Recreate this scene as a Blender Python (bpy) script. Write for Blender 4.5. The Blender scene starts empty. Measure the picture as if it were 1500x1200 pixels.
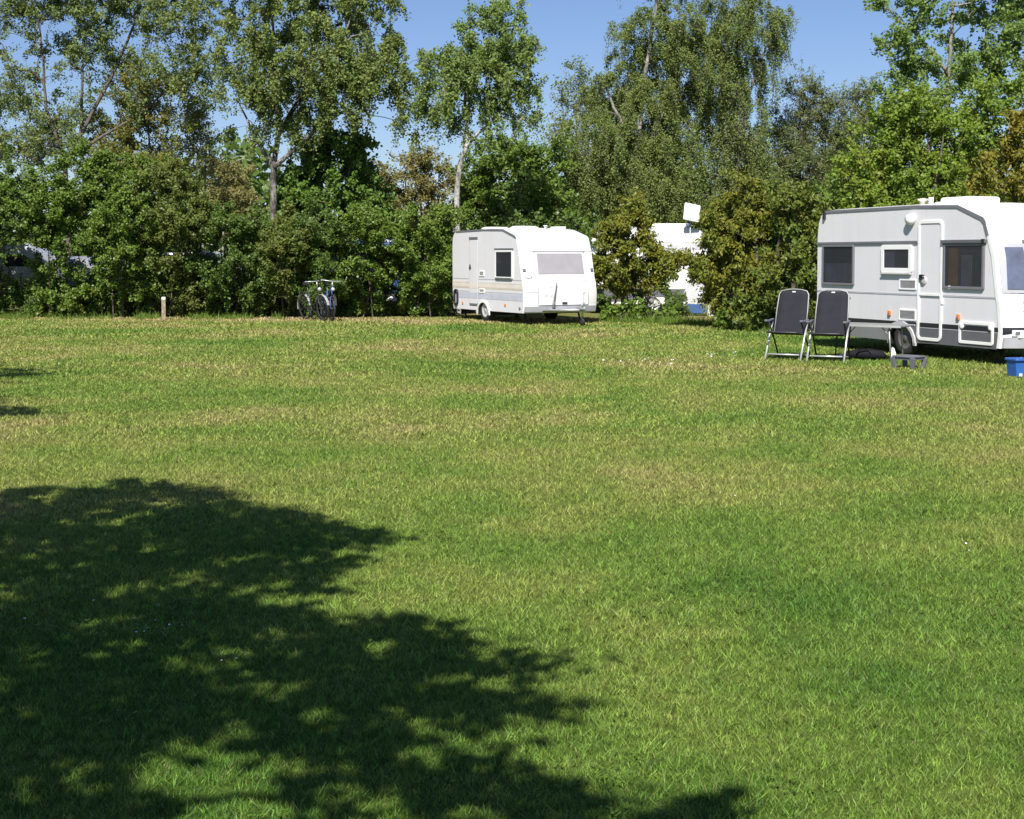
import bpy, bmesh, math, random
import numpy as np
from mathutils import Vector, Matrix

# ------------------------------------------------------------------ camera
F_PX, CX, CY, H = 2000.0, 750.0, 472.0, 1.8
PITCH = math.atan(0.05)
SC = bpy.context.scene
COL = SC.collection
cam_d = bpy.data.cameras.new('camera')
cam = bpy.data.objects.new('camera', cam_d)
COL.objects.link(cam)
cam_d.sensor_fit = 'HORIZONTAL'
cam_d.sensor_width = 36.0
cam_d.lens = 36.0 * F_PX / 1500.0
cam_d.shift_y = (CY - 600.0) / 1500.0
cam_d.clip_start = 0.1
cam_d.clip_end = 3000.0
cam.location = (0, 0, H)
cam.rotation_euler = (math.pi / 2 - PITCH, 0, 0)
SC.camera = cam

# ------------------------------------------------------------------ light
SUN_EL, SUN_AZ = math.radians(47), math.radians(-10)      # azimuth measured from straight behind the camera
SUN = np.array([math.sin(SUN_AZ) * math.cos(SUN_EL), -math.cos(SUN_AZ) * math.cos(SUN_EL), math.sin(SUN_EL)])
world = bpy.data.worlds.new('World')
SC.world = world
world.use_nodes = True
wn = world.node_tree
sky = wn.nodes.new('ShaderNodeTexSky')
sky.sky_type = 'NISHITA'
sky.sun_disc = False
sky.sun_elevation = SUN_EL
sky.sun_rotation = math.atan2(SUN[0], SUN[1])
sky.air_density = 1.0
sky.dust_density = 0.25
sky.ozone_density = 4.5
bg = wn.nodes['Background']
bg.inputs['Strength'].default_value = 0.062
tint = wn.nodes.new('ShaderNodeMix'); tint.data_type = 'RGBA'; tint.blend_type = 'MULTIPLY'; tint.inputs[0].default_value = 1.0
tint.inputs[7].default_value = (1.0, 1.0, 1.16, 1)
wn.links.new(sky.outputs[0], tint.inputs[6]); wn.links.new(tint.outputs[2], bg.inputs['Color'])
sun_d = bpy.data.lights.new('sun', 'SUN')
sun_d.energy = 5.0
sun_d.angle = math.radians(0.5)
sun_d.color = (1.0, 0.965, 0.90)
sun = bpy.data.objects.new('sun', sun_d)
COL.objects.link(sun)
sun.location = (-20, -60, 60)
sun.rotation_euler = Vector(-SUN).to_track_quat('-Z', 'Y').to_euler()
SC.view_settings.view_transform = 'Standard'
SC.view_settings.look = 'None'
SC.view_settings.gamma = 1
SC.view_settings.exposure = 0.62
SC.cycles.max_bounces = 6
SC.cycles.transparent_max_bounces = 6

RNG = np.random.default_rng(7)
random.seed(7)

# ------------------------------------------------------------------ helpers
_cp, _sp = math.cos(PITCH), math.sin(PITCH)
def P(u, v, Y):
    """world point seen at photograph pixel (u, v) at depth Y"""
    y = (CY - v) / F_PX
    k = Y / (_cp + y * _sp)
    return np.array([(u - CX) / F_PX * k, Y, H + k * (y * _cp - _sp)])
def PX(p):
    """pixel of world points (N,3)"""
    d = p - np.array([0, 0, H])
    depth = d[:, 1] * _cp - d[:, 2] * _sp
    yy = d[:, 1] * _sp + d[:, 2] * _cp
    return CX + F_PX * d[:, 0] / depth, CY - F_PX * yy / depth
def G(u, v):
    y = (CY - v) / F_PX
    k = -H / (y * _cp - _sp)
    return np.array([(u - CX) / F_PX * k, k * (_cp + y * _sp), 0.0])

def tag(o, label=None, cat=None, group=None, kind=None):
    if label: o['label'] = label
    if cat: o['category'] = cat
    if group: o['group'] = group
    if kind: o['kind'] = kind
    return o
def thing(name, label, cat, loc=(0, 0, 0), rz=0.0, group=None):
    o = bpy.data.objects.new(name, None)
    COL.objects.link(o)
    o.empty_display_size = 0.2
    o.location = tuple(float(c) for c in loc)
    o.rotation_euler = (0, 0, rz)
    return tag(o, label, cat, group)
def link_mesh(name, me, mats, parent=None):
    for m in (mats if isinstance(mats, (list, tuple)) else [mats]):
        me.materials.append(m)
    o = bpy.data.objects.new(name, me)
    COL.objects.link(o)
    if parent is not None:
        o.parent = parent
    return o
def np_mesh(name, V, F, mats, parent=None, smooth=False):
    """V (N,3), F (M,k): one mesh of k-gons"""
    V = np.ascontiguousarray(V, dtype=np.float32)
    F = np.ascontiguousarray(F, dtype=np.int32)
    me = bpy.data.meshes.new(name)
    me.vertices.add(len(V)); me.vertices.foreach_set('co', V.ravel())
    k = F.shape[1]
    me.loops.add(F.size); me.loops.foreach_set('vertex_index', F.ravel())
    me.polygons.add(len(F))
    me.polygons.foreach_set('loop_start', np.arange(0, F.size, k, dtype=np.int32))
    me.polygons.foreach_set('loop_total', np.full(len(F), k, dtype=np.int32))
    if smooth:
        me.polygons.foreach_set('use_smooth', np.ones(len(F), dtype=bool))
    me.update(calc_edges=True)
    return link_mesh(name, me, mats, parent)

class MB:
    """collects solids and links them as ONE mesh object"""
    def __init__(s):
        s.bm = bmesh.new()
    def poly(s, pts, mi=0):
        f = s.bm.faces.new([s.bm.verts.new(tuple(map(float, p))) for p in pts]); f.material_index = mi; return f
    def box(s, c, d, rz=0.0, rot=None, mi=0):
        M = Matrix.Translation(Vector(c)) @ (rot.to_4x4() if rot is not None else Matrix.Rotation(rz, 4, 'Z'))
        x, y, z = d[0] / 2, d[1] / 2, d[2] / 2
        v = [s.bm.verts.new(M @ Vector((a * x, b * y, e * z))) for a in (-1, 1) for b in (-1, 1) for e in (-1, 1)]
        for q in ((0, 1, 3, 2), (4, 6, 7, 5), (0, 4, 5, 1), (2, 3, 7, 6), (0, 2, 6, 4), (1, 5, 7, 3)):
            s.bm.faces.new([v[i] for i in q]).material_index = mi
        return s
    def tube(s, pts, r, n=8, mi=0, closed=False):
        pts = [Vector(tuple(map(float, p))) for p in pts]
        rs = r if isinstance(r, (list, tuple)) else [r] * len(pts)
        rings, up = [], None
        m = len(pts)
        for i, p in enumerate(pts):
            if closed: t = pts[(i + 1) % m] - pts[i - 1]
            else: t = pts[min(i + 1, m - 1)] - pts[max(i - 1, 0)]
            t.normalize()
            if up is None:
                up = Vector((0, 0, 1)) if abs(t.z) < 0.9 else Vector((1, 0, 0))
            a = t.cross(up)
            if a.length < 1e-4: a = t.cross(Vector((0, 1, 0)))
            a.normalize(); b = a.cross(t); up = b
            rings.append([s.bm.verts.new(p + (a * math.cos(2 * math.pi * k / n) + b * math.sin(2 * math.pi * k / n)) * rs[i]) for k in range(n)])
        for i in range(m if closed else m - 1):
            A, B = rings[i], rings[(i + 1) % m]
            for k in range(n):
                f = s.bm.faces.new((A[k], A[(k + 1) % n], B[(k + 1) % n], B[k])); f.smooth = True; f.material_index = mi
        if not closed:
            s.bm.faces.new(rings[0][::-1]).material_index = mi
            s.bm.faces.new(rings[-1]).material_index = mi
        return s
    def prism(s, pts, y0, y1, mi=0):
        """polygon in x,z extruded from y0 to y1"""
        A = [s.bm.verts.new((float(p[0]), y0, float(p[1]))) for p in pts]
        B = [s.bm.verts.new((float(p[0]), y1, float(p[1]))) for p in pts]
        n = len(pts)
        s.bm.faces.new(A).material_index = mi
        s.bm.faces.new(B[::-1]).material_index = mi
        for i in range(n):
            s.bm.faces.new((A[i], B[i], B[(i + 1) % n], A[(i + 1) % n])).material_index = mi
        return s
    def ring(s, outer, inner, y0, y1, mi=0):
        n = len(outer)
        def L(pts, y): return [s.bm.verts.new((float(p[0]), y, float(p[1]))) for p in pts]
        a, b, c, d = L(outer, y0), L(inner, y0), L(outer, y1), L(inner, y1)
        for i in range(n):
            j = (i + 1) % n
            for q in ((a[i], a[j], b[j], b[i]), (c[i], d[i], d[j], c[j]), (a[i], c[i], c[j], a[j]), (b[i], b[j], d[j], d[i])):
                s.bm.faces.new(q).material_index = mi
        return s
    def lathe(s, prof, c=(0, 0, 0), axis='Y', n=28, mi=0, smooth=True, cap=True):
        """prof: (radius, offset along axis)"""
        rings = []
        for r, o in prof:
            ring = []
            for k in range(n):
                a = 2 * math.pi * k / n
                q = {'Y': (r * math.cos(a), o, r * math.sin(a)), 'Z': (r * math.cos(a), r * math.sin(a), o), 'X': (o, r * math.cos(a), r * math.sin(a))}[axis]
                ring.append(s.bm.verts.new((c[0] + q[0], c[1] + q[1], c[2] + q[2])))
            rings.append(ring)
        for A, B in zip(rings[:-1], rings[1:]):
            for k in range(n):
                f = s.bm.faces.new((A[k], A[(k + 1) % n], B[(k + 1) % n], B[k])); f.smooth = smooth; f.material_index = mi
        for R in ((rings[0], rings[-1]) if cap else ()):
            try: s.bm.faces.new(R).material_index = mi
            except ValueError: pass
        return s
    def build(s, name, mats, parent=None, bevel=0.0, seg=2, xform=None):
        bmesh.ops.recalc_face_normals(s.bm, faces=s.bm.faces[:])
        if xform is not None: s.bm.transform(xform)
        me = bpy.data.meshes.new(name)
        s.bm.to_mesh(me); s.bm.free()
        o = link_mesh(name, me, mats, parent)
        if bevel > 0:
            md = o.modifiers.new('bevel', 'BEVEL'); md.width = bevel; md.segments = seg
            md.limit_method = 'ANGLE'; md.angle_limit = math.radians(40)
        return o
def rrect(x0, x1, z0, z1, r, n=4):
    out = []
    for cx, cz, a0 in ((x1 - r, z1 - r, 0), (x0 + r, z1 - r, 90), (x0 + r, z0 + r, 180), (x1 - r, z0 + r, 270)):
        for k in range(n + 1):
            a = math.radians(a0 + 90 * k / n)
            out.append((cx + r * math.cos(a), cz + r * math.sin(a)))
    return out

# ------------------------------------------------------------------ materials
def new_mat(name):
    m = bpy.data.materials.new(name); m.use_nodes = True
    nt = m.node_tree
    return m, nt, nt.nodes['Principled BSDF'], nt.nodes['Material Output']
def ramp(nt, fac, stops):
    r = nt.nodes.new('ShaderNodeValToRGB')
    e = r.color_ramp.elements
    while len(e) < len(stops): e.new(0.5)
    for el, (p, c) in zip(e, stops):
        el.position = p; el.color = (*c, 1)
    nt.links.new(fac, r.inputs[0])
    return r.outputs[0]
def noise(nt, scale, detail=3, rough=0.55, vec=None, coord='Object', stretch=None):
    n = nt.nodes.new('ShaderNodeTexNoise')
    n.inputs['Scale'].default_value = scale; n.inputs['Detail'].default_value = detail; n.inputs['Roughness'].default_value = rough
    if vec is None:
        vec = nt.nodes.new('ShaderNodeTexCoord').outputs[coord]
    if stretch:
        mp = nt.nodes.new('ShaderNodeMapping'); mp.inputs['Scale'].default_value = stretch
        nt.links.new(vec, mp.inputs[0]); vec = mp.outputs[0]
    nt.links.new(vec, n.inputs['Vector'])
    return n.outputs['Fac']
def mixc(nt, fac, a, b):
    m = nt.nodes.new('ShaderNodeMix'); m.data_type = 'RGBA'
    for sock, val in ((m.inputs[0], fac), (m.inputs[6], a), (m.inputs[7], b)):
        if hasattr(val, 'links'): nt.links.new(val, sock)
        elif isinstance(val, tuple): sock.default_value = (*val, 1)
        else: sock.default_value = val
    return m.outputs[2]
def math_n(nt, op, a, b=None, c=None, clamp=False):
    m = nt.nodes.new('ShaderNodeMath'); m.operation = op; m.use_clamp = clamp
    for i, val in enumerate((a, b, c)):
        if val is None: continue
        if hasattr(val, 'links'): nt.links.new(val, m.inputs[i])
        else: m.inputs[i].default_value = val
    return m.outputs[0]
def paint(name, col, rough=0.4, metal=0.0, dirt=0.12, bump=0.0, bscale=60, spec=0.5, coat=0.0):
    m, nt, b, out = new_mat(name)
    n = noise(nt, 3.0, 5, 0.65)
    dark = tuple(c * (1 - dirt) * k for c, k in zip(col, (1.0, 0.98, 0.93)))
    nt.links.new(ramp(nt, n, [(0.35, dark), (0.6, col)]), b.inputs['Base Color'])
    n2 = noise(nt, 14, 4)
    r = nt.nodes.new('ShaderNodeMapRange'); nt.links.new(n2, r.inputs[0])
    r.inputs[3].default_value = max(0.02, rough - 0.08); r.inputs[4].default_value = min(1, rough + 0.1)
    nt.links.new(r.outputs[0], b.inputs['Roughness'])
    b.inputs['Metallic'].default_value = metal
    b.inputs['Specular IOR Level'].default_value = spec
    b.inputs['Coat Weight'].default_value = coat
    if bump > 0:
        bp = nt.nodes.new('ShaderNodeBump'); bp.inputs['Strength'].default_value = bump; bp.inputs['Distance'].default_value = 0.004
        nt.links.new(noise(nt, bscale, 2), bp.inputs['Height']); nt.links.new(bp.outputs[0], b.inputs['Normal'])
    return m
def weathered(name, col, rough=0.42):
    m, nt, b, out = new_mat(name)
    st = noise(nt, 2.2, 5, 0.65, stretch=(3.5, 3.5, 0.22))
    cl = noise(nt, 1.6, 4, 0.6)
    c1 = ramp(nt, st, [(0.30, tuple(c * k for c, k in zip(col, (0.955, 0.95, 0.94)))), (0.55, col)])
    c2 = mixc(nt, math_n(nt, 'MULTIPLY', cl, 0.13), c1, tuple(c * 0.8 for c in col))
    nt.links.new(c2, b.inputs['Base Color']); b.inputs['Roughness'].default_value = rough
    bp = nt.nodes.new('ShaderNodeBump'); bp.inputs['Strength'].default_value = 0.25; bp.inputs['Distance'].default_value = 0.004
    nt.links.new(noise(nt, 75, 2), bp.inputs['Height']); nt.links.new(bp.outputs[0], b.inputs['Normal'])
    bw = nt.nodes.new('ShaderNodeBump'); bw.inputs['Strength'].default_value = 0.12; bw.inputs['Distance'].default_value = 0.03
    nt.links.new(noise(nt, 2.5, 2), bw.inputs['Height']); nt.links.new(bp.outputs[0], bw.inputs['Normal']); nt.links.new(bw.outputs[0], b.inputs['Normal'])
    return m
def leaf_mat(name, c1, c2, c3=None, trans=0.40, rough=0.5, hue_scale=0.8):
    """leaf colour varies leaf by leaf (c1..c2) and by spray (towards c3)"""
    m, nt, b, out = new_mat(name)
    g = nt.nodes.new('ShaderNodeNewGeometry')
    col = mixc(nt, g.outputs['Random Per Island'], c1, c2)
    if c3 is not None:
        f = ramp(nt, noise(nt, hue_scale, 3, 0.6), [(0.42, (0, 0, 0)), (0.62, (1, 1, 1))])
        col = mixc(nt, f, col, c3)
    nt.links.new(col, b.inputs['Base Color'])
    b.inputs['Roughness'].default_value = rough
    b.inputs['Specular IOR Level'].default_value = 0.25
    tr = nt.nodes.new('ShaderNodeBsdfTranslucent')
    nt.links.new(mixc(nt, 0.35, col, (0.25, 0.34, 0.03)), tr.inputs['Color'])
    mx = nt.nodes.new('ShaderNodeMixShader'); mx.inputs[0].default_value = trans
    nt.links.new(b.outputs[0], mx.inputs[1]); nt.links.new(tr.outputs[0], mx.inputs[2])
    nt.links.new(mx.outputs[0], out.inputs['Surface'])
    return m
def bark_mat(name, light, dark, scale=3.0, lo=0.45, hi=0.6):
    m, nt, b, out = new_mat(name)
    n = noise(nt, scale, 5, 0.7, stretch=(2.2, 2.2, 1.0))
    nt.links.new(ramp(nt, n, [(lo, dark), (hi, light)]), b.inputs['Base Color'])
    b.inputs['Roughness'].default_value = 0.85
    bp = nt.nodes.new('ShaderNodeBump'); bp.inputs['Strength'].default_value = 0.6; bp.inputs['Distance'].default_value = 0.02
    nt.links.new(noise(nt, 18, 4), bp.inputs['Height']); nt.links.new(bp.outputs[0], b.inputs['Normal'])
    return m
def glass_mat(name, tint=(0.35, 0.38, 0.42), refl=0.12, rough=0.04, dens=0.35):
    """tinted acrylic: part clear, part dark tint, with a glossy surface"""
    m, nt, b, out = new_mat(name)
    b.inputs['Base Color'].default_value = (*[c * 0.12 for c in tint], 1)
    b.inputs['Roughness'].default_value = rough
    b.inputs['Specular IOR Level'].default_value = 0.6
    t = nt.nodes.new('ShaderNodeBsdfTransparent'); t.inputs[0].default_value = (*tint, 1)
    mx = nt.nodes.new('ShaderNodeMixShader'); mx.inputs[0].default_value = dens
    nt.links.new(b.outputs[0], mx.inputs[1]); nt.links.new(t.outputs[0], mx.inputs[2])
    nt.links.new(mx.outputs[0], out.inputs['Surface'])
    return m

M = {}
M['gel'] = paint('white_gelcoat', (0.80, 0.80, 0.79), 0.3, dirt=0.06, coat=0.15)
M['alu_side'] = weathered('hammered_side_sheet', (0.69, 0.67, 0.69))
M['alu_side2'] = weathered('pale_side_sheet', (0.685, 0.665, 0.68))
M['white'] = paint('white_trim', (0.82, 0.82, 0.81), 0.35, dirt=0.05)
M['grey_trim'] = paint('grey_trim', (0.17, 0.17, 0.19), 0.4)
M['mid_grey'] = paint('mid_grey_band', (0.125, 0.125, 0.14), 0.5, dirt=0.15)
M['silver_skirt'] = paint('silver_skirt', (0.20, 0.205, 0.21), 0.4, dirt=0.15)
M['black'] = paint('black_rubber', (0.018, 0.018, 0.02), 0.6)
M['stripe_black'] = paint('black_stripe', (0.02, 0.02, 0.025), 0.35)
M['under'] = paint('underbody', (0.03, 0.028, 0.026), 0.8)
M['peach'] = paint('peach_stripe', (0.66, 0.55, 0.46), 0.4, dirt=0.08)
M['pale_peach'] = paint('pale_peach_stripe', (0.715, 0.655, 0.60), 0.4, dirt=0.08)
M['blue_band'] = paint('faded_blue_band', (0.51, 0.525, 0.605), 0.4, dirt=0.08)
M['line_grey'] = paint('fine_line_grey', (0.42, 0.42, 0.46), 0.4)
M['galv'] = paint('galvanised', (0.42, 0.43, 0.44), 0.4, metal=0.6)
M['alu'] = paint('brushed_aluminium', (0.68, 0.68, 0.67), 0.35, metal=0.55, dirt=0.1)
M['chair_alu'] = paint('dull_aluminium', (0.30, 0.30, 0.30), 0.5, metal=0.4, dirt=0.15)
M['tyre'] = paint('tyre', (0.022, 0.022, 0.022), 0.8)
M['rim'] = paint('wheel_rim', (0.62, 0.62, 0.62), 0.35, metal=0.4)
M['rim_dark'] = paint('dark_wheel_rim', (0.16, 0.15, 0.15), 0.4, metal=0.4)
M['glass'] = glass_mat('tinted_acrylic', (0.72, 0.74, 0.78), dens=0.8)
M['glass_blue'] = paint('blue_tinted_glass', (0.13, 0.145, 0.21), 0.06, dirt=0.3, spec=0.8)
M['blind'] = paint('drawn_blind_behind_glass', (0.36, 0.34, 0.37), 0.15, dirt=0.08, spec=0.7)
M['inside'] = paint('dark_interior', (0.075, 0.08, 0.082), 0.8, dirt=.4)
M['net'] = paint('white_net_curtain', (0.62, 0.62, 0.64), 0.8, dirt=.3)
M['curtain_brown'] = paint('brown_curtain', (0.34, 0.17, 0.07), 0.9, dirt=0.5)
M['curtain_grey'] = paint('grey_net_curtain', (0.22, 0.215, 0.25), 0.9, dirt=0.4)
M['grille'] = paint('vent_grille', (0.50, 0.49, 0.50), 0.5)
M['orange'] = paint('amber_lens', (0.85, 0.22, 0.04), 0.2)
M['red'] = paint('red_lens', (0.55, 0.02, 0.03), 0.2)
M['mark'] = paint('grey_lettering', (0.30, 0.30, 0.33), 0.5)
M['faint'] = paint('faint_lettering', (0.60, 0.60, 0.62), 0.5)
M['fabric'] = paint('charcoal_mesh_fabric', (0.018, 0.0175, 0.026), 0.95, dirt=0.3, bump=0.5, bscale=14)
M['dark_metal'] = paint('dark_metal', (0.05, 0.05, 0.055), 0.45, metal=0.3)
M['stool'] = paint('grey_plastic', (0.13, 0.13, 0.16), 0.5)
M['blue_plastic'] = paint('blue_plastic', (0.03, 0.12, 0.42), 0.35)
M['blue_paint'] = paint('blue_paint', (0.04, 0.10, 0.42), 0.35)
M['bag'] = paint('black_nylon', (0.009, 0.009, 0.014), 0.75, spec=0.2)
M['wood'] = bark_mat('weathered_post', (0.36, 0.30, 0.22), (0.22, 0.17, 0.11), 8)
M['wood_tip'] = paint('pale_painted_tip', (0.62, 0.60, 0.54), 0.7)
M['birch'] = bark_mat('birch_bark', (0.46, 0.43, 0.39), (0.06, 0.05, 0.045), 2.4, 0.40, 0.56)
M['birch_dull'] = bark_mat('dull_birch_bark', (0.30, 0.28, 0.25), (0.05, 0.042, 0.036), 2.4, 0.44, 0.62)
M['bark'] = bark_mat('grey_brown_bark', (0.16, 0.13, 0.10), (0.05, 0.04, 0.032), 5, 0.35, 0.65)
M['bark_pale'] = bark_mat('pale_bark', (0.30, 0.26, 0.22), (0.11, 0.09, 0.075), 4, 0.35, 0.6)
M['silver_car'] = paint('silver_car_paint', (0.62, 0.63, 0.65), 0.35, metal=0.1, coat=0.4)
M['blue_car'] = paint('blue_car_paint', (0.06, 0.12, 0.30), 0.3, coat=0.4)
M['grey_car'] = paint('grey_car_paint', (0.28, 0.29, 0.33), 0.3, coat=0.4)
M['car_glass'] = paint('car_glass', (0.03, 0.035, 0.045), 0.06, spec=0.8)
L = {}
L['birch'] = leaf_mat('birch_leaf', (0.120, 0.180, 0.042), (0.285, 0.335, 0.10), (0.205, 0.25, 0.07))
L['birch_pale'] = leaf_mat('fresh_birch_leaf', (0.125, 0.205, 0.046), (0.277, 0.356, 0.112), (0.211, 0.284, 0.073))
L['willow'] = leaf_mat('willow_leaf', (0.119, 0.178, 0.059), (0.264, 0.323, 0.125), (0.224, 0.264, 0.073))
L['olive'] = leaf_mat('olive_leaf', (0.125, 0.158, 0.029), (0.251, 0.271, 0.059), (0.238, 0.205, 0.053))
L['brown'] = leaf_mat('bronze_leaf', (0.198, 0.191, 0.053), (0.330, 0.297, 0.112), (0.277, 0.238, 0.092))
L['hedge'] = leaf_mat('hedge_leaf', (0.069, 0.139, 0.018), (0.205, 0.284, 0.053), (0.139, 0.205, 0.032), trans=0.3, rough=0.42)
L['hedge_dark'] = leaf_mat('dark_hedge_leaf', (0.055, 0.111, 0.020), (0.152, 0.218, 0.045), (0.099, 0.152, 0.032), trans=0.3, rough=0.42)
L['hedge_olive'] = leaf_mat('olive_hedge_leaf', (0.075, 0.115, 0.022), (0.19, 0.235, 0.055), (0.14, 0.155, 0.034), trans=0.3, rough=0.45)
L['maple'] = leaf_mat('maple_leaf', (0.125, 0.218, 0.026), (0.271, 0.363, 0.059), (0.218, 0.284, 0.040))
L['sycamore'] = leaf_mat('sycamore_leaf', (0.079, 0.158, 0.026), (0.172, 0.264, 0.048), (0.119, 0.198, 0.034), trans=0.3)
L['poplar'] = leaf_mat('poplar_leaf', (0.130, 0.225, 0.055), (0.29, 0.39, 0.125), (0.21, 0.31, 0.075), trans=0.45)
L['pine'] = leaf_mat('pine_needle', (0.086, 0.125, 0.037), (0.172, 0.218, 0.073), (0.152, 0.158, 0.053), trans=0.2)
L['thuja'] = leaf_mat('golden_thuja_spray', (0.120, 0.135, 0.018), (0.285, 0.262, 0.034), (0.150, 0.175, 0.026), trans=0.25, hue_scale=1.6)
L['thuja_green'] = leaf_mat('green_thuja_spray', (0.070, 0.115, 0.020), (0.165, 0.215, 0.034), (0.15, 0.16, 0.026), trans=0.25, hue_scale=1.2)
L['thuja_orange'] = leaf_mat('orange_thuja_spray', (0.165, 0.145, 0.018), (0.31, 0.25, 0.034), (0.17, 0.17, 0.026), trans=0.25, hue_scale=1.6)
L['weed'] = leaf_mat('weed_leaf', (0.099, 0.198, 0.024), (0.218, 0.317, 0.046), (0.158, 0.224, 0.046))

# ------------------------------------------------------------------ lawn
def lawn_colour(nt):
    g = nt.nodes.new('ShaderNodeNewGeometry')
    pos = g.outputs['Position']
    sx = nt.nodes.new('ShaderNodeSeparateXYZ'); nt.links.new(pos, sx.inputs[0])
    A = noise(nt, 0.26, 3, 0.55, pos)
    B = noise(nt, 1.1, 4, 0.6, pos, stretch=(1.0, 0.8, 1.0))
    Cn = noise(nt, 6.0, 3, 0.6, pos)
    far = nt.nodes.new('ShaderNodeMapRange'); nt.links.new(sx.outputs[1], far.inputs[0])
    far.inputs[1].default_value = 5; far.inputs[2].default_value = 15; far.inputs[1].default_value = 5.5; far.inputs[2].default_value = 10.5; far.inputs[3].default_value = -0.20; far.inputs[4].default_value = 0.08
    d = math_n(nt, 'MULTIPLY_ADD', A, 1.45, math_n(nt, 'MULTIPLY_ADD', B, 0.75, math_n(nt, 'MULTIPLY_ADD', Cn, 0.30, -0.745)))
    d = math_n(nt, 'ADD', d, far.outputs[0])
    edge = nt.nodes.new('ShaderNodeMapRange'); nt.links.new(sx.outputs[1], edge.inputs[0])
    edge.inputs[1].default_value = 34.0; edge.inputs[2].default_value = 37.0; edge.inputs[3].default_value = 0; edge.inputs[4].default_value = 0.26
    d = math_n(nt, 'ADD', d, edge.outputs[0])
    return ramp(nt, d, [(0.14, (0.066, 0.142, 0.018)), (0.42, (0.140, 0.210, 0.034)), (0.62, (0.208, 0.240, 0.054)), (0.84, (0.275, 0.252, 0.088)), (1.0, (0.36, 0.29, 0.14))])
mg, nt, b, out = new_mat('lawn_ground')
col = mixc(nt, noise(nt, 45, 3, 0.7, coord='Object'), lawn_colour(nt), (0.045, 0.060, 0.014))
nt.links.new(col, b.inputs['Base Color']); b.inputs['Roughness'].default_value = 0.95; b.inputs['Specular IOR Level'].default_value = 0.1
bp = nt.nodes.new('ShaderNodeBump'); bp.inputs['Strength'].default_value = 0.7; bp.inputs['Distance'].default_value = 0.04
nt.links.new(noise(nt, 22, 5, 0.7), bp.inputs['Height']); nt.links.new(bp.outputs[0], b.inputs['Normal'])
gb = MB()
gb.poly([(-900, -300, 0), (900, -300, 0), (900, 1800, 0), (-900, 1800, 0)])
tag(gb.build('lawn', mg), 'mown campsite lawn with yellowed dry patches', 'lawn', kind='structure')

mb_, nt, b, out = new_mat('grass_blade')
g = nt.nodes.new('ShaderNodeNewGeometry')
rnd = g.outputs['Random Per Island']
base = lawn_colour(nt)
hsv = nt.nodes.new('ShaderNodeHueSaturation'); nt.links.new(base, hsv.inputs['Color'])
vr = nt.nodes.new('ShaderNodeMapRange'); nt.links.new(rnd, vr.inputs[0]); vr.inputs[3].default_value = 0.55; vr.inputs[4].default_value = 2.1
tuft = nt.nodes.new('ShaderNodeMapRange'); nt.links.new(noise(nt, 17, 2, 0.5, g.outputs['Position'], stretch=(1, 1, 0.0)), tuft.inputs[0])
tuft.inputs[1].default_value = 0.30; tuft.inputs[2].default_value = 0.70; tuft.inputs[3].default_value = 0.62; tuft.inputs[4].default_value = 1.38
nt.links.new(math_n(nt, 'MULTIPLY', vr.outputs[0], tuft.outputs[0]), hsv.inputs['Value'])
straw = math_n(nt, 'GREATER_THAN', rnd, 0.97)
col = mixc(nt, math_n(nt, 'MULTIPLY', straw, 0.7), hsv.outputs[0], (0.33, 0.28, 0.12))
nt.links.new(col, b.inputs['Base Color']); b.inputs['Roughness'].default_value = 0.5; b.inputs['Specular IOR Level'].default_value = 0.3
tr = nt.nodes.new('ShaderNodeBsdfTranslucent'); nt.links.new(col, tr.inputs[0])
mx = nt.nodes.new('ShaderNodeMixShader'); mx.inputs[0].default_value = 0.3
nt.links.new(b.outputs[0], mx.inputs[1]); nt.links.new(tr.outputs[0], mx.inputs[2]); nt.links.new(mx.outputs[0], out.inputs['Surface'])

def blades(x, y, hgt, wid, lean=1.5):
    n = len(x)
    a = RNG.uniform(0, 2 * np.pi, n)
    h = hgt * RNG.uniform(0.45, 1.25, n); w = wid * RNG.uniform(0.7, 1.3, n)
    ln = h * RNG.uniform(0.15, lean, n); la = RNG.uniform(0, 2 * np.pi, n)
    dx, dy = np.cos(a) * w / 2, np.sin(a) * w / 2
    z = np.zeros(n)
    A = np.stack([x - dx, y - dy, z], 1); B = np.stack([x + dx, y + dy, z], 1)
    T = np.stack([x + np.cos(la) * ln, y + np.sin(la) * ln, h], 1)
    return np.stack([A, B, T], 1).reshape(-1, 3)
Vs = []
def lumps(x, y, k):
    t = 0
    for m in range(5):
        a = 0.6 + m * 1.9
        t = t + np.sin((x * math.cos(a) + y * math.sin(a)) * k * (0.7 + 0.23 * m) + m * 1.7 + 1.5 * np.sin((y * math.cos(a) - x * math.sin(a)) * k * 0.61))
    return t / 5
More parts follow.
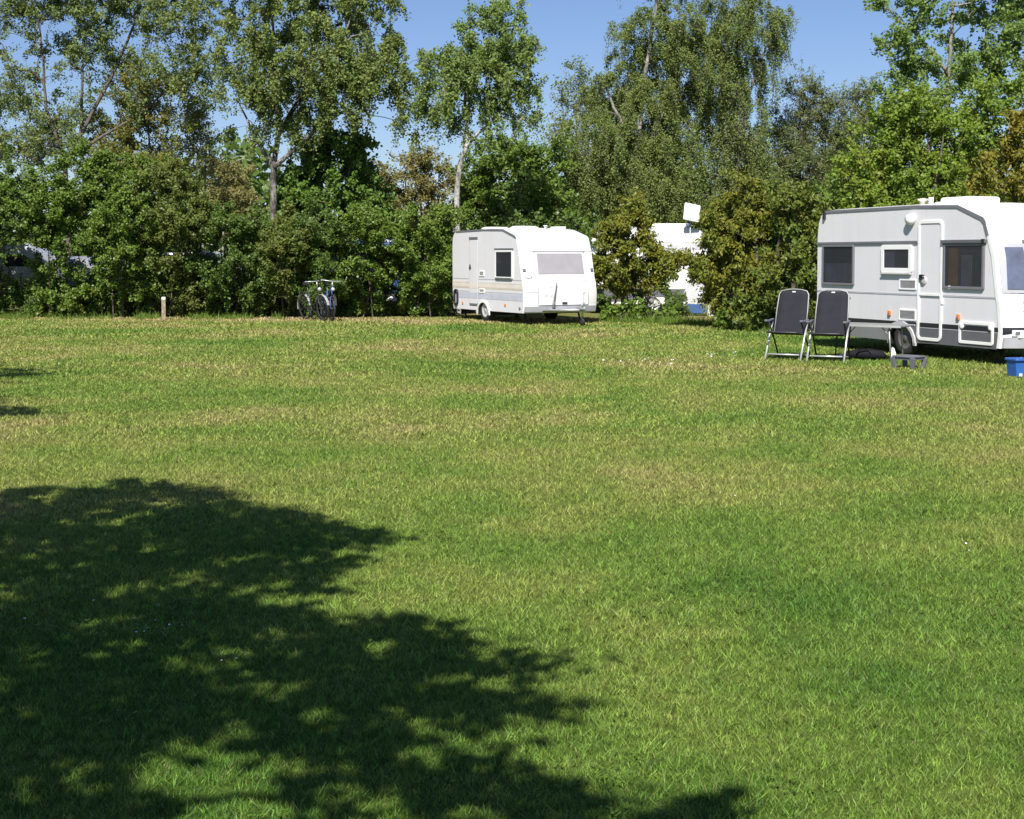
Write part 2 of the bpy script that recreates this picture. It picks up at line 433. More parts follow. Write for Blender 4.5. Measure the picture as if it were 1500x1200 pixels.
for y0, y1, dens, hgt, wid in ((3.6, 6, 18000, .024, .0042), (6, 9, 11000, .025, .0052), (9, 13, 5600, .027, .0066), (13, 20, 1900, .031, .011), (20, 29, 700, .038, .018), (29, 38.5, 360, .042, .028)):
    n = int(dens * (0.41 * (y1 * y1 - y0 * y0) + 1.2 * (y1 - y0)))
    yy = np.sqrt(RNG.uniform(y0 * y0, y1 * y1, n))
    xx = RNG.uniform(-1, 1, n) * (0.41 * yy + 0.6)
    lp = 0.7 * lumps(xx, yy, 26.0) + 0.5 * lumps(xx, yy, 9.0) + (0.9 * lumps(xx, yy, 95.0) if y0 < 12 else 0)
    keep = RNG.uniform(-0.9, 0.45, n) < lp + 0.38
    xx, yy, lp = xx[keep], yy[keep], lp[keep]
    Vs.append(blades(xx, yy, hgt * np.clip(1 + 0.75 * lp, .25, 2.2), wid))
    # the lawn goes on, a little thinner, on both sides of the view
    n = int(dens * .42 * 2 * 4.5 * (y1 - y0))
    yy = RNG.uniform(y0, y1, n); sd = np.where(RNG.uniform(size=n) < .5, -1, 1)
    Vs.append(blades(sd * (0.41 * yy + 0.6 + RNG.uniform(0, 4.5, n)), yy, hgt, wid * 1.5))
V = np.concatenate(Vs)
n = 26000
yy = np.sqrt(RNG.uniform(3.6 ** 2, 15 ** 2, n)); xx = RNG.uniform(-1, 1, n) * (0.41 * yy + 0.6)
k = lumps(xx, yy, 2.3) + 0.8 * lumps(xx, yy, 11.0) > 0.42
xx, yy = xx[k], yy[k]
m_ = len(xx) * 3
q_ = np.repeat(np.stack([xx, yy, RNG.uniform(.016, .034, len(xx))], 1), 3, axis=0) + RNG.normal(size=(m_, 3)) * np.array([.008, .008, .003])
cl_v = np.stack([q_ + np.array([0, -.007, 0]), q_ + np.array([.0065, 0, .002]), q_ + np.array([0, .007, .001]), q_ + np.array([-.0065, 0, -.001])], 1).reshape(-1, 3)
tag(np_mesh('clover', cl_v, np.arange(len(cl_v)).reshape(-1, 4), L['weed']), 'small clover leaves growing in patches of the lawn', 'clover', kind='stuff')
tag(np_mesh('grass', V, np.arange(len(V)).reshape(-1, 3), mb_), 'short green and straw coloured grass blades of the lawn', 'grass', kind='stuff')

# ------------------------------------------------------------------ plants
def tubes_np(p0, p1, r0, r1, n):
    d = p1 - p0
    ln = np.linalg.norm(d, axis=1, keepdims=True); t = d / np.maximum(ln, 1e-6)
    ref = np.where(np.abs(t[:, 2:3]) < 0.9, np.array([[0, 0, 1.0]]), np.array([[1.0, 0, 0]]))
    a = np.cross(t, ref); a /= np.linalg.norm(a, axis=1, keepdims=True); b = np.cross(a, t)
    k = np.arange(n) * 2 * np.pi / n
    ring = a[:, None, :] * np.cos(k)[None, :, None] + b[:, None, :] * np.sin(k)[None, :, None]
    A = p0[:, None, :] + ring * r0[:, None, None]; B = p1[:, None, :] + ring * r1[:, None, None]
    V = np.concatenate([A, B], 1).reshape(-1, 3)
    i = np.arange(len(p0))[:, None] * 2 * n; q = np.arange(n)[None, :]; q2 = (q + 1) % n
    F = np.stack([i + q, i + q2, i + n + q2, i + n + q], 2).reshape(-1, 4)
    return V, F
def leaf_quads(c, l, w, up=0.5, tan_up=0.0, var=0.35):
    n = len(c)
    nr = RNG.normal(size=(n, 3)); nr /= np.linalg.norm(nr, axis=1, keepdims=True)
    nr += 0.55 * SUN[None, :]; nr[:, 2] += up * 0.7; nr /= np.linalg.norm(nr, axis=1, keepdims=True)
    t = RNG.normal(size=(n, 3)); t[:, 2] += tan_up
    t -= nr * (t * nr).sum(1, keepdims=True); t /= np.linalg.norm(t, axis=1, keepdims=True)
    b = np.cross(nr, t)
    s = RNG.uniform(1 - var, 1 + var, (n, 1))
    t = t * (l / 2) * s; b = b * (w / 2) * s
    V = np.stack([c - t, c + b - t * 0.1, c + t, c - b - t * 0.1], 1).reshape(-1, 3)
    return V, np.arange(4 * n).reshape(-1, 4)

GAPS = [(28, 366, 34, 7, .85), (108, 398, 28, 18, .40), (12, 384, 26, 6, .6), (262, 366, 24, 12, .7), (325, 372, 20, 12, .6), (512, 350, 14, 7, .9), (570, 354, 9, 7, .9)]
def skeleton(trunk, rs, centres, tip=0.006, wander=0.12, clear=0.35, sag=0.0):
    """trunk: (N,3) polyline with radii; grows a limb to every cluster centre; returns edges p0,p1,r0,r1"""
    pts, par, isT, rad = [], [], [], []
    for poly, rr in zip(trunk, rs):
        poly = np.asarray(poly, float)
        first = True
        for i in range(len(poly) - 1):
            m = max(1, int(np.linalg.norm(poly[i + 1] - poly[i]) / 0.35))
            for k in range(m + (1 if i == len(poly) - 2 else 0)):
                f = k / m
                pts.append(poly[i] * (1 - f) + poly[i + 1] * f + (RNG.normal(size=3) * 0.012 if not first else 0))
                rad.append(rr[i] * (1 - f) + rr[i + 1] * f)
                par.append(-1 if first else len(pts) - 2); isT.append(True); first = False
    pts = [np.array(p) for p in pts]
    nT = len(pts)
    T = np.array(pts)
    zmin = T[:, 2].min() + clear * (T[:, 2].max() - T[:, 2].min())
    ok = [p[2] >= zmin for p in pts]
    d = np.array([np.linalg.norm(T[T[:, 2] >= zmin] - c, axis=1).min() for c in centres])
    arr = np.zeros((nT + 4 * len(centres), 3)); arr[:nT] = T
    okA = np.zeros(len(arr), bool); okA[:nT] = ok
    n = nT
    cnt_tip = []
    for ci in np.argsort(d):
        c = centres[ci]
        A = arr[:n]
        dist = np.linalg.norm(A - c, axis=1) + 1.3 * np.maximum(0, A[:, 2] - c[2] + 0.15) + np.where(okA[:n], 0, 1e6)
        j = int(np.argmin(dist))
        q = arr[j]
        L_ = np.linalg.norm(c - q)
        seg = 3 if L_ > 0.8 else 2
        prev = j
        for k in range(1, seg + 1):
            f = k / seg
            p = q * (1 - f) + c * f
            if k < seg:
                p = p + RNG.normal(size=3) * wander * L_ * 0.5 + np.array([0, 0, 0.10 * L_ * math.sin(math.pi * f)])
            arr[n] = p; okA[n] = True
            par.append(prev); prev = n; n += 1
        cnt_tip.append(n - 1)
    cnt = np.zeros(n)
    for i in cnt_tip: cnt[i] += 1
    par = np.array(par)
    for i in range(n - 1, nT - 1, -1):
        if par[i] >= 0: cnt[par[i]] += cnt[i]
    R = np.zeros(n); R[:nT] = rad
    R[nT:] = tip * np.maximum(cnt[nT:], 1) ** 0.52
    for i in range(nT, n):
        R[i] = min(R[i], R[par[i]] * 0.92)
    e = np.where(par >= 0)[0]
    return arr[par[e]], arr[e], R[par[e]] * np.where(e >= nT, 1, 1), R[e], np.array([(i >= nT) and (par[i] < nT) for i in e])

def plant(name, label, cat, Z, base_u, blobs, leaf, bark, trunk=None, r=0.12, dens=900, lw=(.10, .065), sig=.22, cld=5.0,
          group=None, up=0.4, tan_up=0.0, weep=0.0, stems=1, clear=0.3, gaps=False, zjit=0.25, twigs=5, fill=0.0, extra_trunks=(), depth=0.95, base_y=None):
    ppm = F_PX / Z
    dens, cld, lw = dens * 1.65, cld * 1.5, (lw[0] * .92, lw[1] * .92)
    base = np.array([(base_u - CX) / F_PX * Z, Z if base_y is None else base_y, 0.0])
    root = thing(name, label, cat, base, 0, group)
    cs, blobA = [], 0
    for bl in blobs:
        u, v, ru, rv = bl[:4]
        dz = bl[4] if len(bl) > 4 else RNG.uniform(-zjit, zjit) * (ru + rv) / 2 / ppm * 2
        c = P(u, v, Z + dz)
        rx, rz = ru / ppm, rv / ppm
        ry = depth * (rx + rz) / 2
        a = math.pi * rx * rz; blobA += a
        n = max(4, int(cld * a * (0.6 + 0.4 * ry)))
        q = RNG.normal(size=(n, 3)); q /= np.linalg.norm(q, axis=1, keepdims=True)
        q *= RNG.uniform(0, 1, (n, 1)) ** 0.45
        cs.append(c + q * np.array([rx, ry, rz]))
    cs = np.concatenate(cs)
    cs = cs[cs[:, 2] > 0.12]
    if gaps:
        u, v = PX(cs)
        keep = np.ones(len(cs), bool)
        for gu, gv, a, b_, pr in GAPS:
            ins = ((u - gu) / a) ** 2 + ((v - gv) / b_) ** 2 < 1
            keep &= ~(ins & (RNG.uniform(size=len(cs)) < pr))
        cs = cs[keep]
    tr, rr = [], []
    if trunk is not None:
        for k, tl in enumerate([trunk] + list(extra_trunks)):
            pl = [P(u, v, Z + (RNG.uniform(-.15, .15) if k else 0)) for u, v in tl]
            if k == 0: pl[0] = base - np.array([0, 0, 0.05])
            tr.append(pl)
            m = len(pl)
            r0 = r if k == 0 else r * 0.62
            rr.append([r0 * (1 - 0.8 * (i / (m - 1)) ** 1.2) for i in range(m)])
    else:
        top = cs[:, 2].max()
        for k in range(stems):
            a = 2 * math.pi * k / max(stems, 1) + RNG.uniform(0, 1)
            sp = 0 if stems == 1 else 0.35
            tgt = cs[RNG.integers(len(cs))]
            b0 = base + np.array([math.cos(a) * sp, math.sin(a) * sp, -0.05])
            e = np.array([b0[0] * 0.6 + tgt[0] * 0.4, b0[1] * 0.6 + tgt[1] * 0.4, top * 0.82])
            mid = b0 * 0.5 + e * 0.5 + np.array([RNG.normal() * .12, RNG.normal() * .12, 0])
            tr.append([b0, mid, e]); rr.append([r, r * 0.65, r * 0.2])
    p0, p1, r0, r1, first = skeleton(tr, rr, cs, clear=clear)
    r0 = np.where(first, np.minimum(r0, r1 * 1.25), r0)
    big = np.maximum(r0, r1) > 0.03
    Vt, Ft, off = [], [], 0
    for sel, n in ((big, 9), (~big, 4)):
        if sel.any():
            v_, f_ = tubes_np(p0[sel], p1[sel], r0[sel], r1[sel], n); Vt.append(v_); Ft.append(f_ + off); off += len(v_)
    # leaves
    w = RNG.uniform(0.45, 1.55, len(cs))
    N = int(dens * blobA)
    per = RNG.multinomial(N, w / w.sum())
    idx = np.repeat(np.arange(len(cs)), per)
    # every spray is a handful of twigs; the leaves sit along them
    K = max(3, twigs)
    axis_ = cs.mean(0)
    td = RNG.normal(size=(len(cs), K, 3))
    outw = cs - axis_; outw /= np.linalg.norm(outw, axis=1, keepdims=True) + 1e-6
    td = td / np.linalg.norm(td, axis=2, keepdims=True) + 0.55 * outw[:, None, :] + np.array([0, 0, 0.15 + 0.8 * min(tan_up, 1)])
    td /= np.linalg.norm(td, axis=2, keepdims=True)
    tl = sig * RNG.uniform(1.2, 2.9, (len(cs), K, 1))
    td = td * tl
    drop = (0.12 * sig + weep * RNG.uniform(0.4, 1.15, (len(cs), K)))
    if weep > 0: td[:, :, :2] *= 0.62
    kk = RNG.integers(0, K, N)
    t_ = RNG.uniform(0.08, 1.03, N) ** 0.75
    c = cs[idx] + td[idx, kk] * t_[:, None] + RNG.normal(size=(N, 3)) * (0.028 + 0.13 * sig)
    c[:, 2] -= drop[idx, kk] * t_ ** 1.6
    if gaps:
        u, v = PX(c)
        keep = np.ones(N, bool)
        for gu, gv, a, b_, pr in GAPS:
            ins = ((u - gu) / a) ** 2 + ((v - gv) / b_) ** 2 < 1
            keep &= ~(ins & (RNG.uniform(size=N) < pr))
        c = c[keep]
    c = c[c[:, 2] > 0.03]
    a0 = np.repeat(cs, K, axis=0); dd = td.reshape(-1, 3); dr = drop.reshape(-1)
    q1 = a0 + dd * .55; q1[:, 2] -= dr * .55 ** 1.6
    q2 = a0 + dd; q2[:, 2] -= dr
    for A_, B_, ra, rb in ((a0, q1, .006, .0045), (q1, q2, .0045, .002)):
        v_, f_ = tubes_np(A_, B_, np.full(len(A_), ra), np.full(len(A_), rb), 3)
        f4 = f_ + off; Vt.append(v_); Ft.append(f4); off += len(v_)
    np_mesh('trunk', np.concatenate(Vt) - base, np.concatenate(Ft), bark, root, smooth=True)
    V, Fq = leaf_quads(c, lw[0], lw[1], up, tan_up)
    np_mesh('crown', V - base, Fq, leaf, root)
    return root

# trees behind the hedge, left to right
plant('willow_tree', 'tall loose grey-green tree with dark forking limbs, filling the top left corner', 'tree', 44, 105,
      [(-70, 60, 70, 90), (-40, 180, 60, 70), (55, 25, 80, 55), (165, 15, 90, 50), (265, 20, 65, 55), (30, 130, 60, 50), (150, 85, 70, 40), (240, 105, 60, 45), (185, 150, 60, 40), (90, 185, 60, 45),
       (290, 130, 30, 45), (45, 210, 60, 40), (100, -70, 110, 50), (230, -60, 90, 50)], L['willow'], M['bark'],
      trunk=[(105, 470), (100, 330), (95, 240), (130, 175), (165, 110), (200, 30), (215, -60)], extra_trunks=[[(96, 240), (68, 160), (62, 70), (50, -20)], [(98, 235), (150, 200), (215, 160), (265, 110)], [(118, 200), (120, 120), (125, 30)]],
      r=.10, dens=860, lw=(.10, .055), sig=.26, cld=3.6, clear=.45, twigs=6)
plant('bronze_tree', 'rounded olive and bronze leaved tree rising over the left hedge', 'tree', 44.5, 225,
      [(215, 135, 48, 38), (195, 195, 62, 50), (255, 195, 42, 42), (165, 240, 60, 45), (235, 250, 60, 45)], L['olive'], M['bark'], r=.10, dens=820, lw=(.09, .055), sig=.24, stems=2)
plant('twiggy_tree', 'pale thinly leaved tree with yellowish twigs next to the bronze tree', 'tree', 46, 300,
      [(300, 205, 26, 45), (315, 235, 25, 35), (285, 170, 22, 30)], L['brown'], M['bark_pale'], r=.06, dens=420, lw=(.07, .045), sig=.24, twigs=10, cld=7)
plant('pale_tree', 'small pale olive tree far behind, seen left of the forked birch trunk', 'tree', 56, 338,
      [(338, 262, 32, 26), (322, 300, 40, 35), (360, 300, 28, 35)], L['brown'], M['bark_pale'], r=.08, dens=800, lw=(.11, .07), sig=.28, stems=2)
plant('birch_tree', 'big birch with a forked pale trunk and wide drooping crown, behind the bicycles', 'tree', 40.6, 398,
      [(345, 55, 42, 50), (400, 30, 65, 60), (470, 15, 70, 60), (540, 30, 60, 60), (585, 85, 38, 45), (352, 125, 36, 35), (420, 120, 52, 50), (490, 95, 55, 45), (550, 120, 50, 40), (600, 145, 32, 35), (450, 175, 45, 22), (430, 195, 30, 20),
       (588, 185, 26, 22), (370, 190, 30, 10), (510, 165, 45, 22), (400, 90, 60, 50), (470, 80, 60, 50), (530, 95, 50, 50), (390, 150, 36, 34), (465, 140, 45, 36), (505, 130, 40, 36), (370, -60, 80, 50), (470, -70, 90, 50), (560, -50, 60, 50)], L['birch'], M['birch_dull'],
      trunk=[(398, 470), (399, 380), (400, 310), (401, 245), (408, 190), (404, 140), (401, 60), (395, -40)], extra_trunks=[[(401, 245), (387, 222), (370, 195), (345, 140)], [(402, 245), (424, 226), (468, 185), (525, 150), (580, 120)], [(406, 200), (450, 130), (500, 60), (530, -10)]],
      r=.125, dens=950, lw=(.085, .06), sig=.22, weep=.4, cld=4.6, clear=.55)
plant('sycamore_tree', 'round dark green broadleaf tree between the two birch trunks', 'tree', 41.8, 488,
      [(490, 228, 48, 42), (525, 262, 36, 42), (452, 268, 42, 42), (490, 300, 60, 50), (440, 320, 40, 45), (540, 320, 36, 45), (515, 205, 26, 24)], L['sycamore'], M['bark'], r=.12, dens=1100, lw=(.125, .095), sig=.25, stems=2)
plant('bronze_shrub', 'brownish green bushy tree behind the hedge left of the slim birch', 'tree', 50, 610,
      [(612, 255, 42, 34), (590, 300, 44, 50), (640, 295, 36, 50), (625, 340, 60, 40), (570, 270, 26, 34)], L['brown'], M['bark'], r=.09, dens=900, lw=(.10, .07), sig=.27, stems=3)
plant('birch_tree', 'slim birch with white lower trunk rising behind the smaller caravan', 'tree', 40.5, 671,
      [(735, 22, 36, 34), (700, 55, 40, 40), (755, 75, 32, 40), (690, 105, 42, 38), (738, 115, 45, 38), (650, 135, 36, 32), (775, 140, 18, 24), (705, 160, 42, 20), (655, 180, 28, 20), (638, 105, 28, 30), (710, 195, 30, 12), (760, 170, 30, 12), (775, 60, 22, 40), (640, 160, 26, 20), (785, 165, 14, 16), (725, 150, 40, 25), (660, 75, 20, 26), (710, 75, 50, 40), (725, 110, 50, 40), (670, 120, 40, 35)],
      L['birch_pale'], M['birch'], trunk=[(671, 470), (671, 330), (669, 275), (673, 240), (684, 212), (682, 150), (684, 80), (690, 25)], extra_trunks=[[(682, 215), (705, 190), (745, 160)]],
      r=.10, dens=900, lw=(.09, .058), sig=.22, weep=.3, cld=6, clear=.6)
plant('broadleaf_tree', 'bushy mid green tree directly above the roof of the smaller caravan', 'tree', 46, 745,
      [(728, 246, 45, 42), (705, 290, 42, 42), (765, 285, 55, 45), (790, 240, 40, 35), (740, 330, 70, 40), (810, 320, 60, 45)], L['hedge'], M['bark'], r=.11, dens=950, lw=(.12, .08), sig=.27, stems=3)
plant('twiggy_tree', 'wispy pale green treetop showing against the sky left of the great birch', 'tree', 52, 842,
      [(845, 140, 32, 42), (870, 180, 30, 40), (830, 200, 30, 40), (850, 260, 40, 60)], L['willow'], M['bark_pale'], r=.09, dens=560, lw=(.10, .06), sig=.3, twigs=8)
plant('birch_tree', 'great bushy birch with weeping branches behind the satellite antenna', 'tree', 47.5, 942,
      [(930, 60, 45, 50), (985, 35, 55, 55), (895, 125, 40, 45), (955, 125, 60, 52), (868, 195, 42, 45), (925, 200, 55, 50), (985, 190, 45, 60), (845, 250, 40, 45), (905, 265, 50, 45), (965, 265, 50, 45), (1015, 90, 40, 60), (960, -60, 90, 45), (1010, 250, 40, 45), (920, 160, 60, 60), (975, 80, 50, 50), (950, 230, 70, 60), (880, 250, 50, 50), (1000, 150, 50, 50), (940, 300, 60, 40), (1000, 300, 50, 40)],
      L['birch'], M['birch_dull'], trunk=[(942, 470), (941, 330), (938, 270), (935, 200), (945, 110), (960, 20), (965, -60)], extra_trunks=[[(937, 250), (965, 180), (1000, 100)], [(936, 220), (900, 160), (880, 110)]],
      r=.14, dens=1500, lw=(.072, .046), sig=.24, weep=.8, cld=4.2, clear=.42)
plant('birch_tree', 'weeping birch with hanging twigs right of the great birch, against the open sky', 'tree', 48, 1075,
      [(1055, 20, 45, 55), (1105, 15, 40, 55), (1060, 105, 48, 50), (1110, 105, 38, 45), (1045, 185, 45, 50), (1095, 195, 40, 60), (1150, 40, 16, 40), (1130, 60, 22, 60), (1035, 270, 50, 50), (1090, 275, 45, 50), (1090, -60, 60, 45), (1040, 60, 40, 40), (1075, 150, 50, 50), (1070, 230, 55, 50), (1120, 240, 35, 60), (1075, 60, 45, 50), (1110, 300, 50, 40), (1060, 310, 50, 40)],
      L['birch'], M['birch_dull'], trunk=[(1075, 470), (1078, 330), (1080, 220), (1075, 110), (1085, 10), (1092, -60)], extra_trunks=[[(1079, 200), (1110, 100), (1140, 20)], [(1079, 230), (1045, 150), (1035, 60)]],
      r=.10, dens=1250, lw=(.072, .045), sig=.22, weep=1.0, cld=4.8, clear=.42)
plant('pine_tree', 'dark grey-green pine with twiggy tops between the weeping birch and the maple', 'tree', 50, 1195,
      [(1175, 150, 30, 40), (1215, 165, 38, 42), (1180, 220, 45, 50), (1235, 210, 40, 45), (1200, 270, 65, 50), (1160, 280, 40, 60), (1160, 200, 35, 50), (1210, 240, 50, 50)], L['pine'], M['bark'], r=.14, dens=800, lw=(.15, .035), sig=.27, twigs=6, stems=2)
plant('pine_tree', 'second dark pine whose pointed top stands just left of the tall poplar', 'tree', 49, 1268,
      [(1270, 145, 18, 34), (1265, 190, 30, 35), (1270, 240, 40, 45), (1250, 285, 45, 40)], L['pine'], M['bark'], r=.12, dens=800, lw=(.15, .035), sig=.26, twigs=6)
plant('maple_tree', 'fresh bright green maple directly behind the larger caravan', 'tree', 33.5, 1345,
      [(1345, 160, 45, 42), (1300, 205, 46, 42), (1375, 205, 52, 46), (1325, 250, 65, 42), (1425, 190, 40, 40), (1265, 250, 42, 38), (1400, 260, 60, 40), (1250, 285, 35, 35), (1460, 160, 35, 30), (1330, 300, 80, 40), (1440, 300, 60, 40), (1335, 205, 44, 40), (1570, 220, 60, 60), (1560, 300, 60, 60), (1360, 240, 50, 40), (1300, 270, 50, 36), (1415, 225, 40, 36)],
      L['maple'], M['bark'], r=.10, dens=1250, lw=(.088, .066), sig=.24, stems=3, cld=5)
plant('poplar_tree', 'tall thinly leaved poplar with bare grey trunk in the top right corner', 'tree', 36, 1383,
      [(1308, 70, 24, 32), (1338, 45, 28, 28), (1328, 108, 28, 22), (1372, 22, 38, 36), (1425, 55, 38, 38), (1468, 22, 36, 36), (1398, 95, 34, 28), (1445, 105, 36, 20), (1490, 90, 22, 36), (1300, 15, 24, 20), (1400, -60, 110, 50), (1500, 20, 50, 50), (1360, 75, 28, 26), (1540, 80, 50, 60), (1345, 85, 36, 40), (1420, 95, 60, 40), (1395, 140, 70, 30), (1320, 125, 30, 30), (1465, 70, 40, 40), (1340, 15, 36, 26), (1430, 15, 50, 26), (1470, 130, 40, 30)],
      L['poplar'], M['bark_pale'], trunk=[(1383, 470), (1385, 330), (1387, 200), (1391, 100), (1396, 10), (1400, -80)], extra_trunks=[[(1386, 240), (1440, 140), (1475, 80), (1510, 40)], [(1391, 110), (1350, 60), (1310, 15)]],
      r=.09, dens=640, lw=(.09, .068), sig=.19, cld=4.2, clear=.45)
plant('thuja_tree', 'orange tinged conifer at the right edge behind the larger caravan', 'tree', 31, 1480,
      [(1495, 195, 22, 32), (1480, 235, 30, 35), (1462, 265, 26, 26), (1500, 270, 40, 40), (1530, 230, 45, 60)], L['thuja_orange'], M['bark'], r=.1, dens=1300, lw=(.13, .05), sig=.17, tan_up=1.2, cld=9, trunk=[(1480, 470), (1485, 330), (1492, 190)], clear=.2)

# hedge along the far side of the lawn: one shrub after another
HG = 'leafy shrubs forming the hedge along the lawn'
hl = [('hedge_shrub', 'leafy hedge shrub at the left edge, in front of the parked van', -30, [(-50, 300, 60, 80), (0, 270, 55, 45), (30, 325, 50, 38), (-60, 400, 60, 60), (0, 430, 48, 36), (30, 440, 50, 26), (-20, 375, 40, 30)], 'hedge_dark'),
      ('hedge_shrub', 'tall hedge shrub with bare brown stems right of the parked van', 90, [(80, 290, 55, 50), (110, 335, 48, 40), (60, 440, 44, 26), (120, 430, 36, 36), (90, 400, 30, 40), (95, 450, 60, 16), (55, 410, 26, 30)], 'hedge'),
      ('hedge_shrub', 'broad light green hedge shrub left of the wooden marker post', 180, [(150, 275, 55, 40), (195, 320, 55, 50), (180, 385, 48, 50), (130, 245, 50, 26), (215, 262, 46, 26), (165, 435, 45, 32), (225, 400, 38, 45), (170, 350, 50, 40), (200, 450, 60, 16)], 'hedge'),
      ('hedge_shrub', 'hedge shrub directly behind the wooden marker post', 262, [(245, 280, 48, 38), (265, 325, 45, 42), (270, 400, 45, 45), (245, 440, 40, 28), (260, 365, 40, 36), (280, 450, 40, 16), (290, 425, 36, 34)], 'hedge_olive'),
      ('hedge_shrub', 'hedge shrub right of the wooden marker post, low and dark at the base', 330, [(315, 320, 42, 32), (330, 385, 45, 55), (310, 435, 40, 32), (370, 350, 38, 42), (365, 430, 42, 36), (340, 345, 36, 30), (340, 450, 60, 15), (380, 395, 36, 40)], 'hedge_dark'),
      ('hedge_shrub', 'hedge shrub at the foot of the forked birch, left of the bicycles', 415, [(415, 340, 36, 36), (425, 390, 36, 40), (400, 435, 40, 32), (415, 372, 40, 30), (420, 452, 40, 13)], 'hedge_olive'),
      ('hedge_shrub', 'dark hedge shrub directly behind the bicycles', 478, [(470, 330, 42, 28), (480, 385, 40, 46), (470, 435, 40, 30), (440, 425, 30, 38), (475, 355, 40, 30), (480, 450, 50, 14)], 'hedge_dark'),
      ('hedge_shrub', 'hedge shrub right of the bicycles, in front of the blue car', 545, [(545, 325, 42, 20), (530, 345, 40, 18), (580, 345, 30, 22), (540, 405, 50, 42), (560, 440, 40, 26), (520, 440, 30, 26), (515, 395, 36, 40), (550, 450, 50, 14), (560, 370, 36, 24)], 'hedge'),
      ('hedge_shrub', 'bright hedge shrub touching the back end of the smaller caravan', 625, [(610, 345, 42, 36), (640, 385, 38, 52), (600, 400, 42, 45), (625, 438, 45, 28), (590, 372, 36, 30), (610, 450, 60, 14), (650, 350, 30, 40)], 'hedge')]
for nm, lb, u, bl, lm in hl:
    bl = [b_ + (float(np.interp(b_[1], [300, 370, 400, 450], [-.55, -.75, -.1, .45])) + RNG.uniform(-.25, .25) + (.75 if b_[0] > 615 else 0),) for b_ in bl]
    plant(nm, lb, 'hedge shrub', 39.0 + RNG.uniform(-.2, .3), u, bl, L[lm], M['bark'], r=.022, dens=2150, lw=(.078, .056), sig=.18, cld=7, stems=4, group=HG, gaps=True, clear=.02, up=.6, depth=1.25)
plant('hedge_shrub', 'hedge shrub hidden behind the smaller caravan', 'hedge shrub', 42, 780, [(690, 400, 60, 70), (780, 390, 70, 80), (850, 390, 50, 80)], L['hedge_dark'], M['bark'], r=.05, dens=900, lw=(.13, .09), sig=.24, cld=6, stems=4, clear=.05)
plant('thuja_tree', 'small golden thuja with bare foot between the smaller caravan and the antenna', 'tree', 36.3, 912,
      [(928, 300, 18, 22), (922, 332, 30, 26), (912, 365, 36, 28), (908, 398, 40, 24), (948, 385, 26, 26), (892, 350, 18, 22), (965, 405, 16, 18), (972, 392, 18, 14), (890, 420, 20, 12), (935, 415, 26, 14), (945, 350, 22, 24), (905, 340, 20, 24), (935, 372, 36, 26), (915, 330, 26, 30), (930, 402, 36, 22), (890, 385, 20, 26), (880, 405, 18, 16), (980, 395, 18, 12), (960, 385, 22, 18)], L['thuja'], M['bark'], trunk=[(912, 470), (915, 400), (926, 285)], r=.07, dens=1700, lw=(.11, .045), sig=.14, tan_up=1.2, cld=12, clear=.25)
plant('thuja_tree', 'large golden thuja bush between the antenna and the camping chairs', 'tree', 33, 1095,
      [(1098, 285, 26, 26), (1085, 320, 38, 34), (1115, 345, 44, 40), (1065, 365, 32, 32), (1095, 395, 46, 36), (1050, 395, 26, 20), (1130, 300, 26, 30), (1105, 440, 40, 36), (1075, 425, 30, 30), (1050, 335, 22, 26), (1032, 392, 24, 14), (1046, 425, 16, 30), (1042, 365, 16, 20), (1008, 386, 30, 11), (990, 392, 16, 9), (1030, 410, 18, 12), (1046, 440, 14, 16), (1100, 365, 50, 50), (1080, 345, 44, 40), (1065, 400, 36, 30), (1125, 405, 40, 40), (1110, 320, 36, 36), (1075, 450, 40, 20)], L['thuja'], M['bark'], r=.08, dens=1500, lw=(.12, .045), sig=.15, tan_up=1.2, cld=11, clear=.1, stems=3)
plant('thuja_tree', 'dark green conifer bush hugging the rear corner of the larger caravan', 'tree', 31.5, 1165,
      [(1165, 300, 30, 30), (1160, 345, 40, 40), (1180, 390, 36, 44), (1145, 420, 42, 44), (1170, 455, 40, 28), (1120, 458, 36, 26), (1195, 330, 22, 40), (1165, 370, 46, 50), (1150, 300, 34, 36), (1185, 430, 30, 40), (1140, 445, 44, 30), (1175, 330, 36, 40)], L['thuja_green'], M['bark'], r=.08, dens=1400, lw=(.12, .05), sig=.17, tan_up=1.0, cld=10, clear=.1, stems=3)
plant('broadleaf_tree', 'dark leafy shrub filling the gap behind the larger caravan roof', 'tree', 36, 1250, [(1210, 310, 50, 50), (1270, 330, 60, 50), (1220, 400, 50, 60), (1350, 350, 90, 60), (1450, 360, 90, 70), (1570, 350, 80, 80), (1680, 360, 80, 80), (1620, 290, 70, 60)], L['hedge_dark'], M['bark'], r=.07, dens=800, lw=(.13, .09), sig=.26, stems=4, clear=.1)
plant('low_shrub', 'low leafy weeds growing under the small golden thuja', 'shrub', 36, 935, [(895, 462, 18, 8), (925, 458, 18, 12), (955, 455, 20, 14), (980, 462, 14, 10)], L['weed'], M['bark'], r=.015, dens=900, lw=(.12, .07), sig=.12, cld=14, stems=5, clear=0.0)
plant('low_shrub', 'dark leafy undergrowth shrub behind the small golden thuja, hiding the far caravan wheels', 'shrub', 38.6, 940, [(890, 445, 22, 20), (925, 440, 22, 24), (960, 435, 22, 28), (985, 435, 16, 30), (994, 450, 10, 18), (945, 415, 24, 18), (905, 420, 20, 18)], L['hedge_dark'], M['bark'], r=.02, dens=700, lw=(.10, .065), sig=.15, cld=8, stems=5, clear=0.0)
plant('low_shrub', 'low dark shrub at the foot of the large golden thuja', 'shrub', 32.4, 1085, [(1070, 468, 20, 12), (1100, 475, 22, 12), (1130, 476, 22, 12)], L['hedge'], M['bark'], r=.015, dens=900, lw=(.11, .07), sig=.12, cld=14, stems=5, clear=0.0)
